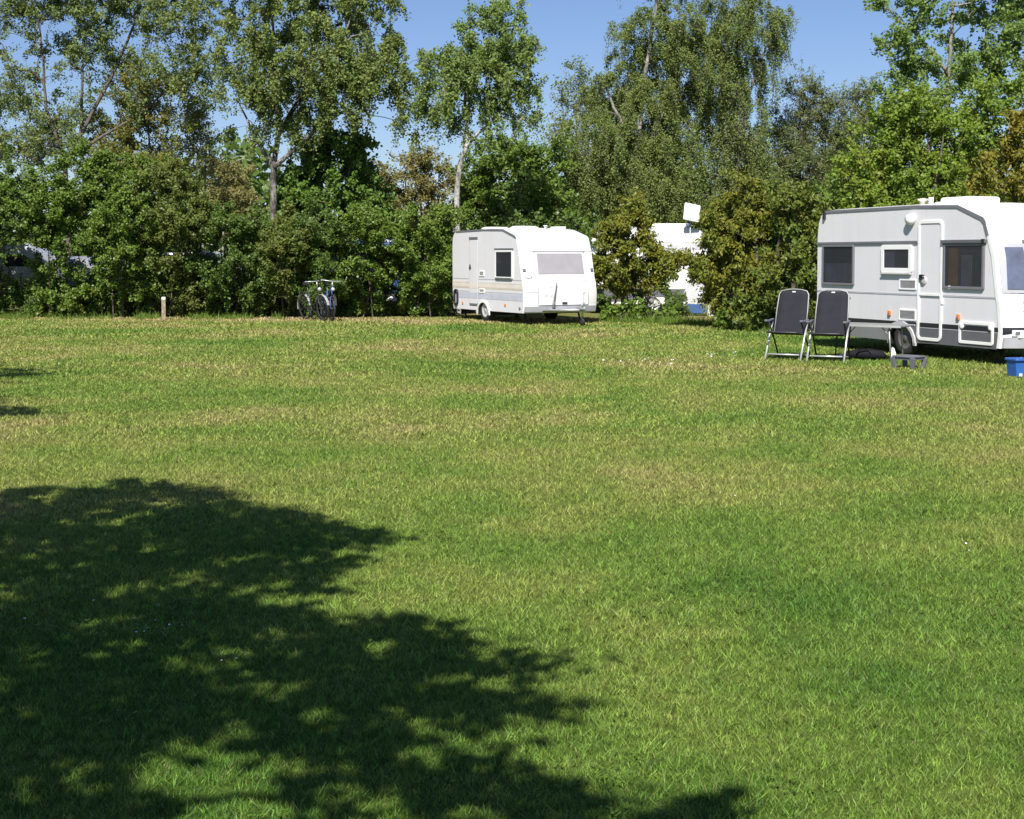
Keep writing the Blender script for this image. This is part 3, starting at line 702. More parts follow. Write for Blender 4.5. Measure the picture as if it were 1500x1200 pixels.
# distant wood behind everything
n = 60000
a = RNG.uniform(-40, 45, n)
top = 4.6 + 1.6 * np.sin(a * .33) + 1.1 * np.sin(a * .9 + 1) + .5 * np.sin(a * 2.3)
cc = np.stack([a, RNG.uniform(62, 76, n), top * RNG.uniform(0, 1, n) ** .8], 1)
V, Fq = leaf_quads(cc, .42, .3, .4)
tag(np_mesh('distant_woods', V, Fq, L['hedge_dark']), 'dark green wood far behind the hedge', 'woods', kind='stuff')
# longer grass and weeds left standing along the hedge foot
u = RNG.uniform(-60, 670, 11000); yy = 37.75 + RNG.uniform(-.35, .9, 11000)
k = lumps(u * .01, yy * .3, 7.0) > -.05 + .6 * (u > 370)
u, yy = u[k], yy[k]
Vg = [blades((u - CX) / F_PX * yy, yy, .15 * RNG.uniform(.2, 1.5, len(u)), .02, .8)]
u = RNG.uniform(880, 1130, 5000); yy = np.interp(u, [880, 1000, 1130], [36.2, 35.0, 31.2]) + RNG.uniform(-.3, .8, 5000)
Vg.append(blades((u - CX) / F_PX * yy, yy, .17 * RNG.uniform(.3, 1.5, 5000), .02, .8))
V = np.concatenate(Vg)
tag(np_mesh('long_grass', V, np.arange(len(V)).reshape(-1, 3), L['weed']), 'uncut longer grass at the foot of the hedge and thujas', 'grass', kind='stuff')

# ------------------------------------------------------------------ shade trees standing outside the picture, left and behind the camera
def inside(poly, x, y):
    c = np.zeros(len(x), bool); j = len(poly) - 1
    for i in range(len(poly)):
        xi, yi = poly[i]; xj, yj = poly[j]
        c ^= ((yi > y) != (yj > y)) & (x < (xj - xi) * (y - yi) / (yj - yi + 1e-9) + xi)
        j = i
    return c
def shade_tree(label, base, poly, gaps, hr, n_cl, n_leaf, r=.2, sig=.13, second=None):
    u0, u1 = min(p[0] for p in poly), max(p[0] for p in poly); v0, v1 = min(p[1] for p in poly), max(p[1] for p in poly)
    u = RNG.uniform(u0, u1, n_cl * 40); v = RNG.uniform(v0, v1, n_cl * 40)
    if second is not None:
        u[:900] = RNG.uniform(890, 1110, 900); v[:900] = RNG.uniform(1165, 1235, 900)
    gp = np.array([G(a_, b_) for a_, b_ in zip(u, v)])
    wgt = gp[:, 1] ** 3; wgt /= wgt.max()
    k = (inside(poly, u, v) | (inside(second, u, v) if second is not None else False)) & (RNG.uniform(size=len(u)) < wgt)
    for gu, gv, a_, b_ in gaps: k &= ((u - gu) / a_) ** 2 + ((v - gv) / b_) ** 2 > 1
    gp = gp[k]; gp = gp[RNG.permutation(len(gp))[:n_cl]]
    h = RNG.uniform(hr[0], hr[1], len(gp))
    cs = gp + SUN[None, :] * (h / SUN[2])[:, None]
    base = np.array(base, float)
    root = thing('shade_tree', label, 'tree', base)
    ctr = cs.mean(0)
    tr = [[base - np.array([0, 0, .05]), base + np.array([.05, .1, 2.2]), base * .6 + ctr * .4 * np.array([1, 1, 0]) + np.array([0, 0, 3.4]), np.array([ctr[0], ctr[1], cs[:, 2].max() - .6])]]
    p0, p1, r0, r1, first = skeleton(tr, [[r, r * .85, r * .6, r * .15]], cs, clear=.45)
    r0 = np.where(first, np.minimum(r0, r1 * 1.25), r0)
    Vt, Ft = tubes_np(p0, p1, r0, r1, 7)
    np_mesh('trunk', Vt - base, Ft, M['bark'], root, True)
    K = 4
    td = RNG.normal(size=(len(cs), K, 3)) * np.array([1.0, .7, .35]) + np.array([.7, 0, 0])
    td *= (sig * 3.2 * RNG.uniform(.4, 1.3, (len(cs), K, 1))) / np.linalg.norm(td, axis=2, keepdims=True)
    idx = RNG.integers(0, len(cs), n_leaf); kk = RNG.integers(0, K, n_leaf); t_ = RNG.uniform(-.35, 1, n_leaf)
    c = cs[idx] + td[idx, kk] * t_[:, None] + RNG.normal(size=(n_leaf, 3)) * .04
    c[:, 2] -= .15 * t_ ** 2
    V, Fq = leaf_quads(c, .11, .075, .8)
    np_mesh('crown', V - base, Fq, L['hedge'], root)
POLY = [(-250, 745), (-100, 728), (0, 722), (120, 708), (210, 700), (330, 722), (400, 747), (470, 762), (535, 780), (560, 793), (490, 808), (520, 828), (475, 845), (545, 868), (480, 880), (440, 900), (520, 912), (640, 897), (690, 910), (715, 928),
        (630, 948), (760, 940), (872, 965), (760, 990), (690, 982), (620, 1000), (720, 1030), (845, 1026), (815, 1062), (700, 1058), (615, 1040), (560, 1060), (600, 1090), (680, 1100), (690, 1130), (850, 1150), (870, 1240), (480, 1240), (450, 1192), (520, 1165), (450, 1130), (400, 1095),
        (300, 1080), (200, 1092), (150, 1130), (200, 1160), (260, 1200), (200, 1240), (-300, 1260)]
GP = [(372, 775, 34, 9), (270, 848, 44, 12), (150, 905, 55, 10), (565, 952, 45, 10), (30, 962, 40, 12), (280, 985, 40, 9), (330, 1050, 36, 12), (160, 825, 40, 8), (90, 1090, 50, 14), (410, 1000, 30, 8), (160, 770, 30, 5), (40, 880, 40, 8), (560, 1010, 20, 8), (620, 1145, 30, 10), (660, 1085, 60, 12), (740, 1190, 50, 14), (600, 1195, 50, 16), (220, 1140, 60, 18), (500, 900, 30, 7), (220, 740, 40, 5), (420, 820, 40, 7), (460, 1065, 30, 7)]
shade_tree('leafy tree outside the left of the picture, casting the big foreground shadow', (-3.4, 0.6, 0), POLY, GP, (4.0, 7.2), 900, 20500, .2, .085, [(900, 1185), (960, 1172), (1040, 1178), (1100, 1200), (1060, 1225), (930, 1230)])
shade_tree('tree further off outside the left edge, its shadow tips reaching the lawn', (-11.5, 11.5, 0), [(-260, 530), (-100, 525), (0, 541), (70, 545), (0, 556), (-60, 570), (0, 590), (75, 598), (0, 612), (-200, 620)], [], (4.0, 6.5), 130, 7000, .15, .2)

# ------------------------------------------------------------------ caravans
def lerp_prof(pts, z):
    for (x0, z0), (x1, z1) in zip(pts[:-1], pts[1:]):
        if min(z0, z1) <= z <= max(z0, z1) and z0 != z1:
            return x0 + (x1 - x0) * (z - z0) / (z1 - z0)
    return pts[0][0] if z < pts[0][1] else pts[-1][0]
class Caravan:
    def __init__(s, name, label, loc, ang, hw, front, roof, rear, arch, bulge, mats, crown=.05):
        """front/roof/rear: profile points (x,z) from the front foot over the roof to the rear foot; arch: points of the wheel cut-out"""
        s.root = thing(name, label, 'caravan', loc, ang)
        s.hw, s.front, s.bulge = hw, front, bulge
        prof = [(x, z, 1, 0, 0) for x, z in front] + [(x, z, 0, 1, 0) for x, z in roof] + [(x, z, 0, 0, 0) for x, z in rear] + [(x, z, 0, 0, 2) for x, z in arch]
        fz = front[-1][1]
        ys = [-hw, -hw + .015, -hw + .05, -hw + .12, -hw + .25, -hw * .5, 0, hw * .5, hw - .25, hw - .12, hw - .05, hw - .015, hw]
        bm = bmesh.new(); rows = []
        for y in ys:
            row = []
            for x, z, wf, wr, _ in prof:
                row.append(bm.verts.new((x + wf * s.bul(y), y, z + wr * crown * (1 - abs(y / hw) ** 3) + (wf * crown * .6 * (1 - abs(y / hw) ** 3) if z == fz else 0))))
            rows.append(row)
        n = len(prof)
        for a, b in zip(rows[:-1], rows[1:]):
            for i in range(n):
                j = (i + 1) % n
                f = bm.faces.new((a[i], a[j], b[j], b[i])); f.smooth = True
                f.material_index = 2 if (prof[i][4] == 2 or prof[j][4] == 2) else 0
        bm.faces.new(rows[0]).material_index = 1
        bm.faces.new(rows[-1][::-1]).material_index = 1
        bmesh.ops.recalc_face_normals(bm, faces=bm.faces[:])
        me = bpy.data.meshes.new('body'); bm.to_mesh(me); bm.free()
        me.set_sharp_from_angle(angle=math.radians(28))
        s.body = link_mesh('body', me, mats, s.root)
    def bul(s, y):
        return s.bulge * (1 - abs(y / s.hw) ** 5)
    def fx(s, y, z):
        return lerp_prof(s.front, z) + s.bul(y)
    def strip(s, name, poly, mat, proud=.004, parent=None, bevel=0):
        return MB().prism(poly, -s.hw - proud, -s.hw + .004).build(name, mat, parent or s.root, bevel)
    def patch(s, name, corners, off, mat, parent=None, th=.02, nu=8, nv=4, lift=0):
        """four corners (y,z): lower-left, lower-right, upper-right, upper-left, laid on the front"""
        bm = bmesh.new(); g = []
        for i in range(nv + 1):
            r_ = []
            for j in range(nu + 1):
                a, b_ = j / nu, i / nv
                y = (corners[0][0] * (1 - a) + corners[1][0] * a) * (1 - b_) + (corners[3][0] * (1 - a) + corners[2][0] * a) * b_
                z = (corners[0][1] * (1 - a) + corners[1][1] * a) * (1 - b_) + (corners[3][1] * (1 - a) + corners[2][1] * a) * b_
                x = s.fx(y, z)
                r_.append((bm.verts.new((x + off, y, z)), bm.verts.new((x + off - th, y, z))))
            g.append(r_)
        for i in range(nv):
            for j in range(nu):
                f = bm.faces.new((g[i][j][0], g[i][j + 1][0], g[i + 1][j + 1][0], g[i + 1][j][0])); f.smooth = True
        rim = [g[0][j] for j in range(nu + 1)] + [g[i][nu] for i in range(1, nv + 1)] + [g[nv][j] for j in range(nu - 1, -1, -1)] + [g[i][0] for i in range(nv - 1, 0, -1)]
        for k in range(len(rim)):
            a, b_ = rim[k], rim[(k + 1) % len(rim)]
            bm.faces.new((a[0], b_[0], b_[1], a[1]))
        bmesh.ops.recalc_face_normals(bm, faces=bm.faces[:])
        me = bpy.data.meshes.new(name); bm.to_mesh(me); bm.free()
        me.set_sharp_from_angle(angle=math.radians(35))
        return link_mesh(name, me, mat, parent or s.root)
    def window(s, x0, x1, z0, z1, fw, fmat, rad=.04, curtains=(), glass='glass', label=None, fw_bottom=None):
        y = -s.hw
        fb = fw if fw_bottom is None else fw_bottom
        o = MB().ring(rrect(x0, x1, z0, z1, rad), rrect(x0 + fw, x1 - fw, z0 + fb, z1 - fw, max(.006, rad - fw * .5)), y - .035, y + .003).build('window', fmat, s.root, .006)
        if label: o['label'] = label
        MB().prism(rrect(x0 + fw * .9, x1 - fw * .9, z0 + fb * .9, z1 - fw * .9, .01), y - .006, y + .002).build('blind', M['inside'], o)  # no real blind: dark sheet on the wall, painted as the unlit interior
        for cx0, cx1, cz0, cz1, mat in curtains:
            mb = MB(); k = 10
            top = [(cx0 + (cx1 - cx0) * i / k, y - .010 - .004 * (i % 2)) for i in range(k + 1)]
            pts = [(a, -yy_) for a, yy_ in top]
            for (a, ya), (b_, yb) in zip(top[:-1], top[1:]):
                mb.poly([(a, ya, cz0), (b_, yb, cz0), (b_, yb, cz1), (a, ya, cz1)])
            mb.build('curtain', mat, o)
        MB().prism(rrect(x0 + fw * .9, x1 - fw * .9, z0 + fb * .9, z1 - fw * .9, .02), y - .027, y - .023).build('pane', M[glass], o)
        return o
    def frame(s, name, x0, x1, z0, z1, fw, mat, rad=.05, proud=.014, fill=None):
        o = MB().ring(rrect(x0, x1, z0, z1, rad), rrect(x0 + fw, x1 - fw, z0 + fw, z1 - fw, max(.006, rad - fw)), -s.hw - proud, -s.hw + .003).build(name, mat, s.root, .004)
        return o
    def vent(s, x0, x1, z0, z1):
        o = s.frame('vent', x0, x1, z0, z1, .03, M['white'], .02, .016)
        mb = MB(); k = 6
        for i in range(k):
            z = z0 + .035 + (z1 - z0 - .07) * (i + .5) / k
            mb.box(((x0 + x1) / 2, -s.hw - .008, z), (x1 - x0 - .055, .006, (z1 - z0 - .07) / k * .72), rot=Matrix.Rotation(math.radians(25), 3, 'X'))
        mb.build('grille', M['grille'], o)
        MB().prism(rrect(x0 + .028, x1 - .028, z0 + .028, z1 - .028, .006), -s.hw - .004, -s.hw + .002).build('backing', M['mid_grey'], o)
    def wheel(s, c, R, w, rim, sy):
        y0 = sy * (s.hw - .03)
        t = MB()
        d = -sy * w
        t.lathe([(R * .60, y0), (R * .74, y0 + sy * .012), (R * .92, y0), (R, y0 + d * .2), (R, y0 + d * .8), (R * .92, y0 + d), (R * .60, y0 + d), (R * .60, y0)], c=(c[0], 0, c[1]), cap=False)
        o = t.build('wheel', M['tyre'], s.root)
        q = MB()
        q.lathe([(R * .05, y0 - sy * .002), (R * .16, y0 - sy * .004), (R * .20, y0 - sy * .02), (R * .46, y0 - sy * .03), (R * .55, y0 - sy * .008), (R * .615, y0 + sy * .004), (R * .615, y0 - sy * .06)], c=(c[0], 0, c[1]))
        q.build('rim', rim, o)
    def steady(s, x, y, z1=.34, lean=.12):
        o = MB().tube([(x - lean, y, z1), (x, y, .05)], [.03, .024], 6).box((x, y, .028), (.12, .1, .05)).build('corner_steady', M['under'], s.root)
    def marker(s, name, c, mat, d=(.05, .03, .09)):
        return MB().prism(rrect(c[0] - d[0] / 2, c[0] + d[0] / 2, c[1] - d[2] / 2, c[1] + d[2] / 2, min(d[0], d[2]) * .3), -s.hw - d[1], -s.hw + .002).build(name, mat, s.root, .006)
def arch_pts(cx, cz, r, z0, n=9):
    """wheel cut-out seen from the rear foot towards the front foot"""
    out = [(cx - r, z0)]
    for k in range(n + 1):
        a = math.pi - math.pi * k / n
        out.append((cx + r * math.cos(a), cz + r * math.sin(a) * 1.0))
    out.append((cx + r, z0))
    return out

# --- smaller caravan, middle
c0 = G(709, 471)
A_L = math.radians(-62)
nrm = np.array([-math.sin(A_L), math.cos(A_L), 0])
HWL = 1.08
arL = arch_pts(-.03, .18, .33, .29)
frontL = [(2.15, .30), (2.19, .46), (2.21, .80), (2.16, 1.08), (2.10, 1.18), (1.93, 1.88), (1.79, 2.22)]
cv = Caravan('touring_caravan', 'smaller white caravan with peach and blue side stripes, parked by the hedge', c0 + nrm * HWL, A_L, HWL, frontL, [(1.70, 2.27), (1.08, 2.43), (0, 2.45), (-1.70, 2.42)],
             [(-1.84, 2.35), (-1.92, 2.22), (-1.94, 1.9), (-1.93, .9), (-1.88, .34), (-1.85, .29)], arL, .07, [M['gel'], M['alu_side'], M['under']])
e = .12
cv.strip('roof_trim', [(1.82, 2.215), (1.71, 2.28), (1.085, 2.44), (0, 2.458), (-1.71, 2.43), (-1.70, 2.39), (0, 2.415), (1.07, 2.395), (1.67, 2.235), (1.78, 2.19)], M['grey_trim'], .012)
# coloured bands
cv.strip('thin_stripe', [(-1.93, 1.135), (2.10, 1.135), (2.105, 1.12), (-1.93, 1.12)], M['line_grey'])
cv.strip('pale_stripe', [(-1.93, 1.06), (2.12, 1.06), (2.13, 1.02), (-1.93, 1.02)], M['pale_peach'])
cv.strip('peach_stripe', [(-1.93, 1.01), (2.14, 1.01), (2.155, .91), (-1.93, .91)], M['pale_peach'])
cv.strip('peach_stripe', [(-1.93, .905), (2.157, .905), (2.16, .875), (-1.93, .875)], M['peach'])
cv.strip('blue_stripe', [(-1.6, .76), (2.17, .76), (2.18, .60), (-1.6, .60)], M['blue_band'])
cv.strip('thin_stripe', [(-1.6, .795), (2.165, .795), (2.165, .78), (-1.6, .78)], M['line_grey'])
d_ = cv.strip('door', rrect(-.86, -.36, .46, 2.18, .05), M['alu_side'], .010, None, .004)
MB().ring(rrect(-.885, -.335, .435, 2.205, .06), rrect(-.862, -.358, .458, 2.182, .05), -HWL - .004, -HWL + .002).build('door_seal', M['line_grey'], d_)
MB().box((-.80, -HWL - .02, 1.42), (.09, .03, .05)).box((-.80, -HWL - .02, 1.48), (.05, .025, .06)).build('handle', M['black'], d_, .006)
MB().box((-.61, -HWL - .014, 2.23), (.5, .024, .05)).build('door_gutter', M['grey_trim'], d_)
MB().box((-.61, -HWL - .012, .44), (.46, .02, .03)).build('door_sill', M['grey_trim'], d_)
MB().prism([(-.86, .76), (-.36, .76), (-.36, .60), (-.86, .60)], -HWL - .013, -HWL - .008).build('blue_stripe', M['blue_band'], d_)
MB().prism([(-.86, 1.01), (-.36, 1.01), (-.36, .875), (-.86, .875)], -HWL - .013, -HWL - .008).build('peach_stripe', M['pale_peach'], d_)
cv.window(.68, 1.66, 1.15, 1.90, .055, M['white'], .05, [(.8, 1.2, 1.25, 1.84, M['inside'])], label='dark side window of the smaller caravan')
MB().box((1.17, -HWL - .022, 1.925), (1.02, .04, .045)).build('window_gutter', M['grey_trim'], cv.root, .008)
MB().box((1.17, -HWL - .025, 1.17), (.9, .045, .03)).build('window_ledge', M['grey_trim'], cv.root, .006)
cv.vent(-.28, .02, 1.20, 1.35)
cv.vent(-.28, .04, .755, .875)
o = MB().ring(rrect(-1.80, -1.55, .37, .83, .12, 6), rrect(-1.74, -1.61, .43, .77, .06, 6), -HWL - .05, -HWL + .002).build('grab_handle', M['stripe_black'], cv.root, .01)
for x, z in ((-1.28, .46), (1.23, .48)):
    cv.marker('marker_lamp', (x, z), M['orange'], (.07, .02, .07))
cv.marker('marker_lamp', (2.02, .42), M['grey_trim'], (.08, .02, .06))
# arch lip
ar2 = arch_pts(-.03, .18, .33, .27); aro = arch_pts(-.03, .18, .38, .27)
mb = MB()
for i in range(len(ar2) - 1):
    mb.prism([ar2[i], ar2[i + 1], aro[i + 1], aro[i]], -HWL - .03, -HWL + .002)
mb.build('wheel_arch', M['white'], cv.root)
for sy in (-1, 1): cv.wheel((0, .30), .30, .17, M['rim'], sy)
for x in (-1.65, 1.85):
    for y in (-.8, .8): cv.steady(x, y)
MB().box((.1, 0, .29), (3.4, 1.6, .06)).build('chassis', M['under'], cv.root)
# front
fr = cv.patch('window', [(-.68, 1.24), (.79, 1.24), (.79, 1.87), (-.66, 1.87)], .014, M['white']); fr['label'] = 'wide front window with drawn grey blind'
cv.patch('pane', [(-.625, 1.285), (.735, 1.285), (.73, 1.815), (-.605, 1.815)], .024, M['blind'], fr, .008)
cv.patch('front_rail', [(-1.05, 1.88), (1.05, 1.88), (1.05, 1.905), (-1.05, 1.905)], .02, M['white'])
cv.patch('window_gutter', [(-.70, 1.855), (.82, 1.855), (.82, 1.878), (-.70, 1.878)], .03, M['line_grey'])
cv.patch('front_seam', [(-1.03, 1.175), (1.03, 1.175), (1.03, 1.19), (-1.03, 1.19)], .006, M['line_grey'])
lk = cv.patch('gas_locker_lid', [(-.66, .50), (.78, .50), (.78, 1.10), (-.66, 1.10)], .03, M['gel'], None, .04)
cv.patch('lid_seal', [(-.69, .47), (.81, .47), (.81, 1.125), (-.69, 1.125)], .006, M['line_grey'], lk, .012)
cv.patch('lid_handle', [(.0, .52), (.14, .52), (.14, .57), (.0, .57)], .05, M['black'], lk)
cv.patch('front_seam', [(-1.04, .82), (-.7, .82), (-.7, .835), (-1.04, .835)], .006, M['line_grey'])
cv.patch('bumper', [(-1.05, .33), (1.05, .33), (1.05, .47), (-1.05, .47)], .04, M['line_grey'], None, .08)
for y in (-1.0, 1.0): cv.patch('front_lamp', [(y - .04, 1.36), (y + .04, 1.36), (y + .04, 1.43), (y - .04, 1.43)], .03, M['grey_trim'])
mb = MB(); x = cv.fx(-.9, 1.22) + .05
mb.tube([(x - .05, -.99, 1.23), (x, -.96, 1.235), (x, -.84, 1.235), (x - .05, -.81, 1.23)], .012, 6); mb.build('grab_handle', M['white'], cv.root)
# faint grey marks on the locker lid
mb = MB()
X = 2.21 + .07 + .036
def stroke(pts, w=.018):
    for (y0, z0), (y1, z1) in zip(pts[:-1], pts[1:]):
        d = math.hypot(y1 - y0, z1 - z0); a = math.atan2(z1 - z0, y1 - y0)
        zc, yc = (z0 + z1) / 2, (y0 + y1) / 2
        mb.box((lerp_prof(frontL, zc) + cv.bul(yc) + .033, yc, zc), (.006, d + w, w), rot=Matrix.Rotation(a, 3, 'X'))
stroke([(-.52, .95), (-.52, .84), (-.45, .84)]); stroke([(-.36, .95), (-.27, .95)]); stroke([(-.315, .95), (-.315, .84)])
stroke([(-.52, .70), (-.50, .79), (-.47, .73), (-.44, .79), (-.42, .70)]); stroke([(-.35, .70), (-.31, .79), (-.27, .70)]); stroke([(-.335, .735), (-.285, .735)])
mb.build('lid_lettering', M['faint'], lk)
# drawbar
mb = MB()
for sy in (-1, 1): mb.tube([(2.1, sy * .62, .36), (3.25, sy * .05, .40)], .035, 6)
mb.box((2.35, 0, .37), (.5, .8, .05)); mb.build('drawbar', M['galv'], cv.root)
MB().tube([(3.15, 0, .42), (3.48, 0, .44)], [.05, .045], 8).tube([(3.25, 0, .45), (3.38, 0, .58)], .02, 6).build('coupling', M['galv'], cv.root)
o = MB().tube([(3.12, .10, .16), (3.12, .10, .82)], .028, 8).tube([(3.12, .10, .82), (3.24, .10, .82), (3.24, .10, .88)], .012, 6).build('jockey_post', M['alu'], cv.root)
MB().lathe([(.04, -.03), (.10, -.03), (.10, .03), (.04, .03)], c=(3.12, .10, .105)).build('jockey_wheel', M['tyre'], o)
x = 2.33
MB().tube([(x, -.19, 1.07), (x + .02, -.24, .8), (x + .03, -.30, .44)], .02, 6).tube([(x + .03, -.285, .6), (x + .03, -.30, .42)], .034, 6).build('support_pole', M['grey_trim'], cv.root)
for x0, x1, yc, w in ((-1.1, -.35, -.35, .8), (.55, 1.1, -.3, .8)):
    MB().lathe([(.05, 2.565), (.3, 2.56), (.40, 2.53), (.42, 2.44)], c=(0, 0, 0), axis='Z', n=20).build('roof_hatch', M['gel'], cv.root, xform=Matrix.Translation((( x0 + x1) / 2, yc, -.03)) @ Matrix.Diagonal(((x1 - x0) / .84, 1, 1, 1)))
MB().tube([(1.2, .12, 2.44), (1.2, .12, 2.53)], .03, 8).lathe([(.02, 2.55), (.055, 2.545), (.055, 2.52), (.03, 2.52)], c=(1.2, .12, 0), axis='Z', n=12).build('roof_vent', M['white'], cv.root)
MB().box((1.0, .62, 2.49), (.3, .32, .06)).build('roof_vent', M['gel'], cv.root, .02)

# --- larger caravan, right
c0 = G(1328, 522)
A_R = math.radians(-67)
nrm = np.array([-math.sin(A_R), math.cos(A_R), 0])
HWR = 1.12
arR = arch_pts(-.16, .20, .36, .25)
frontR = [(2.27, .28), (2.31, .55), (2.27, .95), (2.23, 1.11), (2.13, 1.75), (2.0, 2.12), (1.90, 2.32)]
cr = Caravan('touring_caravan', 'larger white and grey caravan with black lower stripe at the right edge', c0 + nrm * HWR, A_R, HWR, frontR, [(1.84, 2.38), (1.24, 2.60), (.2, 2.63), (-2.42, 2.61)],
             [(-2.54, 2.54), (-2.62, 2.40), (-2.66, 2.15), (-2.66, .9), (-2.62, .34), (-2.58, .28)], arR, .20, [M['gel'], M['alu_side2'], M['under']], .07)
cr.strip('roof_trim', [(1.98, 2.10), (1.90, 2.34), (1.85, 2.395), (1.245, 2.613), (.2, 2.642), (-2.42, 2.622), (-2.42, 2.575), (.2, 2.595), (1.23, 2.565), (1.80, 2.35), (1.86, 2.29), (1.935, 2.08)], M['grey_trim'], .014)
MB().box((-2.43, -HWR - .02, 2.53), (.05, .05, .14)).build('drain_spout', M['black'], cr.root)
# white corner strip down the front edge
cr.strip('corner_trim', [(2.275, .28), (2.315, .55), (2.275, .95), (2.235, 1.11), (2.135, 1.75), (2.005, 2.10), (1.945, 2.08), (2.06, 1.75), (2.165, 1.11), (2.205, .95), (2.245, .55), (2.21, .28)], M['white'], .012)
cr.strip('awning_rail', [(-2.66, 2.025), (.27, 2.03), (.27, 1.985), (-2.66, 1.98)], M['grey_trim'], .03, None, .008)
cr.strip('belt_line', [(-2.66, 1.105), (2.16, 1.105), (2.165, 1.075), (-2.66, 1.075)], M['line_grey'], .006)
AR = arch_pts(-.16, .20, .365, .262)
top_i = [p for p in AR]
left_half = [p for p in AR if p[0] <= -.16]; right_half = [p for p in AR if p[0] >= -.16]
cr.strip('black_stripe', [(-2.665, .605), (2.24, .615), (2.245, .535), (-2.665, .522)], M['stripe_black'], .005)
cr.strip('silver_skirt', [(-2.665, .518), (-.20, .524)] + [p for p in left_half[::-1] if p[1] < .518] + [(-2.60, .262), (-2.65, .40)], M['silver_skirt'], .006)
cr.strip('grey_skirt_or_shade', [(2.245, .531), (-.12, .524)] + [p for p in right_half if p[1] < .518] + [(2.21, .262)], M['mid_grey'], .006)
cr.strip('skirt_line', [(.3, .531), (2.243, .536), (2.244, .522), (.3, .517)], M['line_grey'], .010)
ao = arch_pts(-.16, .20, .42, .25)
mb = MB()
for i in range(3, len(AR) - 1):
    mb.prism([AR[i], AR[i + 1], ao[i + 1], ao[i]], -HWR - .035, -HWR + .002)
mb.build('wheel_arch', M['grille'], cr.root)
cr.window(-2.48, -1.50, 1.21, 1.975, .045, M['grey_trim'], .03, [(-2.40, -1.56, 1.27, 1.62, M['curtain_grey'])], label='rear side window with grey half curtain')
cr.window(-.71, .13, 1.465, 1.96, .085, M['white'], .05, [(-.6, -.35, 1.55, 1.87, M['curtain_grey'])], label='small white framed kitchen window')
MB().box((-.29, -HWR - .03, 1.45), (.8, .05, .03)).build('window_ledge', M['grille'], cr.root, .006)
cr.window(.93, 1.91, 1.21, 1.985, .05, M['grey_trim'], .03, [(1.05, 1.28, 1.27, 1.9, M['curtain_brown']), (1.36, 1.62, 1.27, 1.78, M['curtain_grey'])], label='front side window with brown curtain inside')
MB().box((1.42, -HWR - .03, 2.005), (1.06, .05, .06)).build('window_gutter', M['mid_grey'], cr.root, .008)
MB().box((1.9, -HWR - .04, 2.005), (.07, .04, .075)).build('gutter_cap', M['black'], cr.root, .006)
dr = cr.frame('door', .275, .905, .305, 2.375, .055, M['white'], .10, .022)
dr['label'] = 'entrance door with white frame'
MB().prism(rrect(.326, .854, 1.115, 2.324, .05), -HWR - .008, -HWR + .001).build('door_panel', M['alu_side2'], dr)
MB().box((.59, -HWR - .014, 1.10), (.53, .02, .035)).build('door_rail', M['white'], dr)
MB().box((.385, -HWR - .035, 1.40), (.07, .03, .09)).tube([(.36, -HWR - .05, 1.43), (.50, -HWR - .055, 1.43)], .013, 6).build('handle', M['black'], dr, .006)
MB().lathe([(.02, -HWR - .03), (.075, -HWR - .03), (.085, -HWR - .012), (.085, -HWR)], c=(.43, 0, 1.34), n=18).build('lock_plate', M['grille'], dr)
for z in (.98, 2.0): MB().box((.915, -HWR - .02, z), (.03, .03, .07)).build('hinge', M['white'], dr, .005)
cr.vent(-.22, .24, 1.17, 1.36)
cr.vent(-.22, .24, .63, .83)
lkr = cr.frame('locker_door', 1.33, 2.14, .315, .685, .05, M['white'], .04, .022)
for x in (1.40, 2.07): MB().lathe([(.02, -HWR - .035), (.045, -HWR - .03), (.05, -HWR)], c=(x, 0, .60), n=14).build('latch', M['white'], lkr)
for x, z in ((-.47, .74), (1.31, .745)):
    o = cr.marker('marker_lamp', (x, z), M['orange'], (.075, .03, .10))
    MB().prism(rrect(x - .02, x + .02, z - .035, z + .01, .008), -HWR - .036, -HWR - .028).build('lamp_bracket', M['grey_trim'], o)
MB().lathe([(.02, -HWR - .12), (.085, -HWR - .10), (.10, -HWR - .05), (.095, -HWR)], c=(.10, 0, 2.40), n=18).build('awning_lamp', M['white'], cr.root)
MB().box((1.10, -HWR - .02, 1.235), (.05, .03, .06)).build('awning_hook', M['white'], cr.root, .006)
for x in (-1.76, -1.69, -1.62): pass
mb = MB()
for k, (x, h) in enumerate(((-1.83, .05), (-1.77, .035), (-1.71, .03), (-1.66, .03), (-1.61, .03))):
    mb.box((x, -HWR - .004, .985), (.035, .006, h))
mb.build('side_lettering', M['line_grey'], cr.root)
for sy in (-1, 1): cr.wheel((-.10, .31), .31, .19, M['rim_dark'], sy)
for x in (-2.0, 2.0):
    for y in (-.85, .85): cr.steady(x, y, .30)
MB().box((0, 0, .27), (4.2, 1.7, .06)).tube([(-.1, -1, .3), (-.1, 1, .3)], .04, 8).build('chassis', M['under'], cr.root)
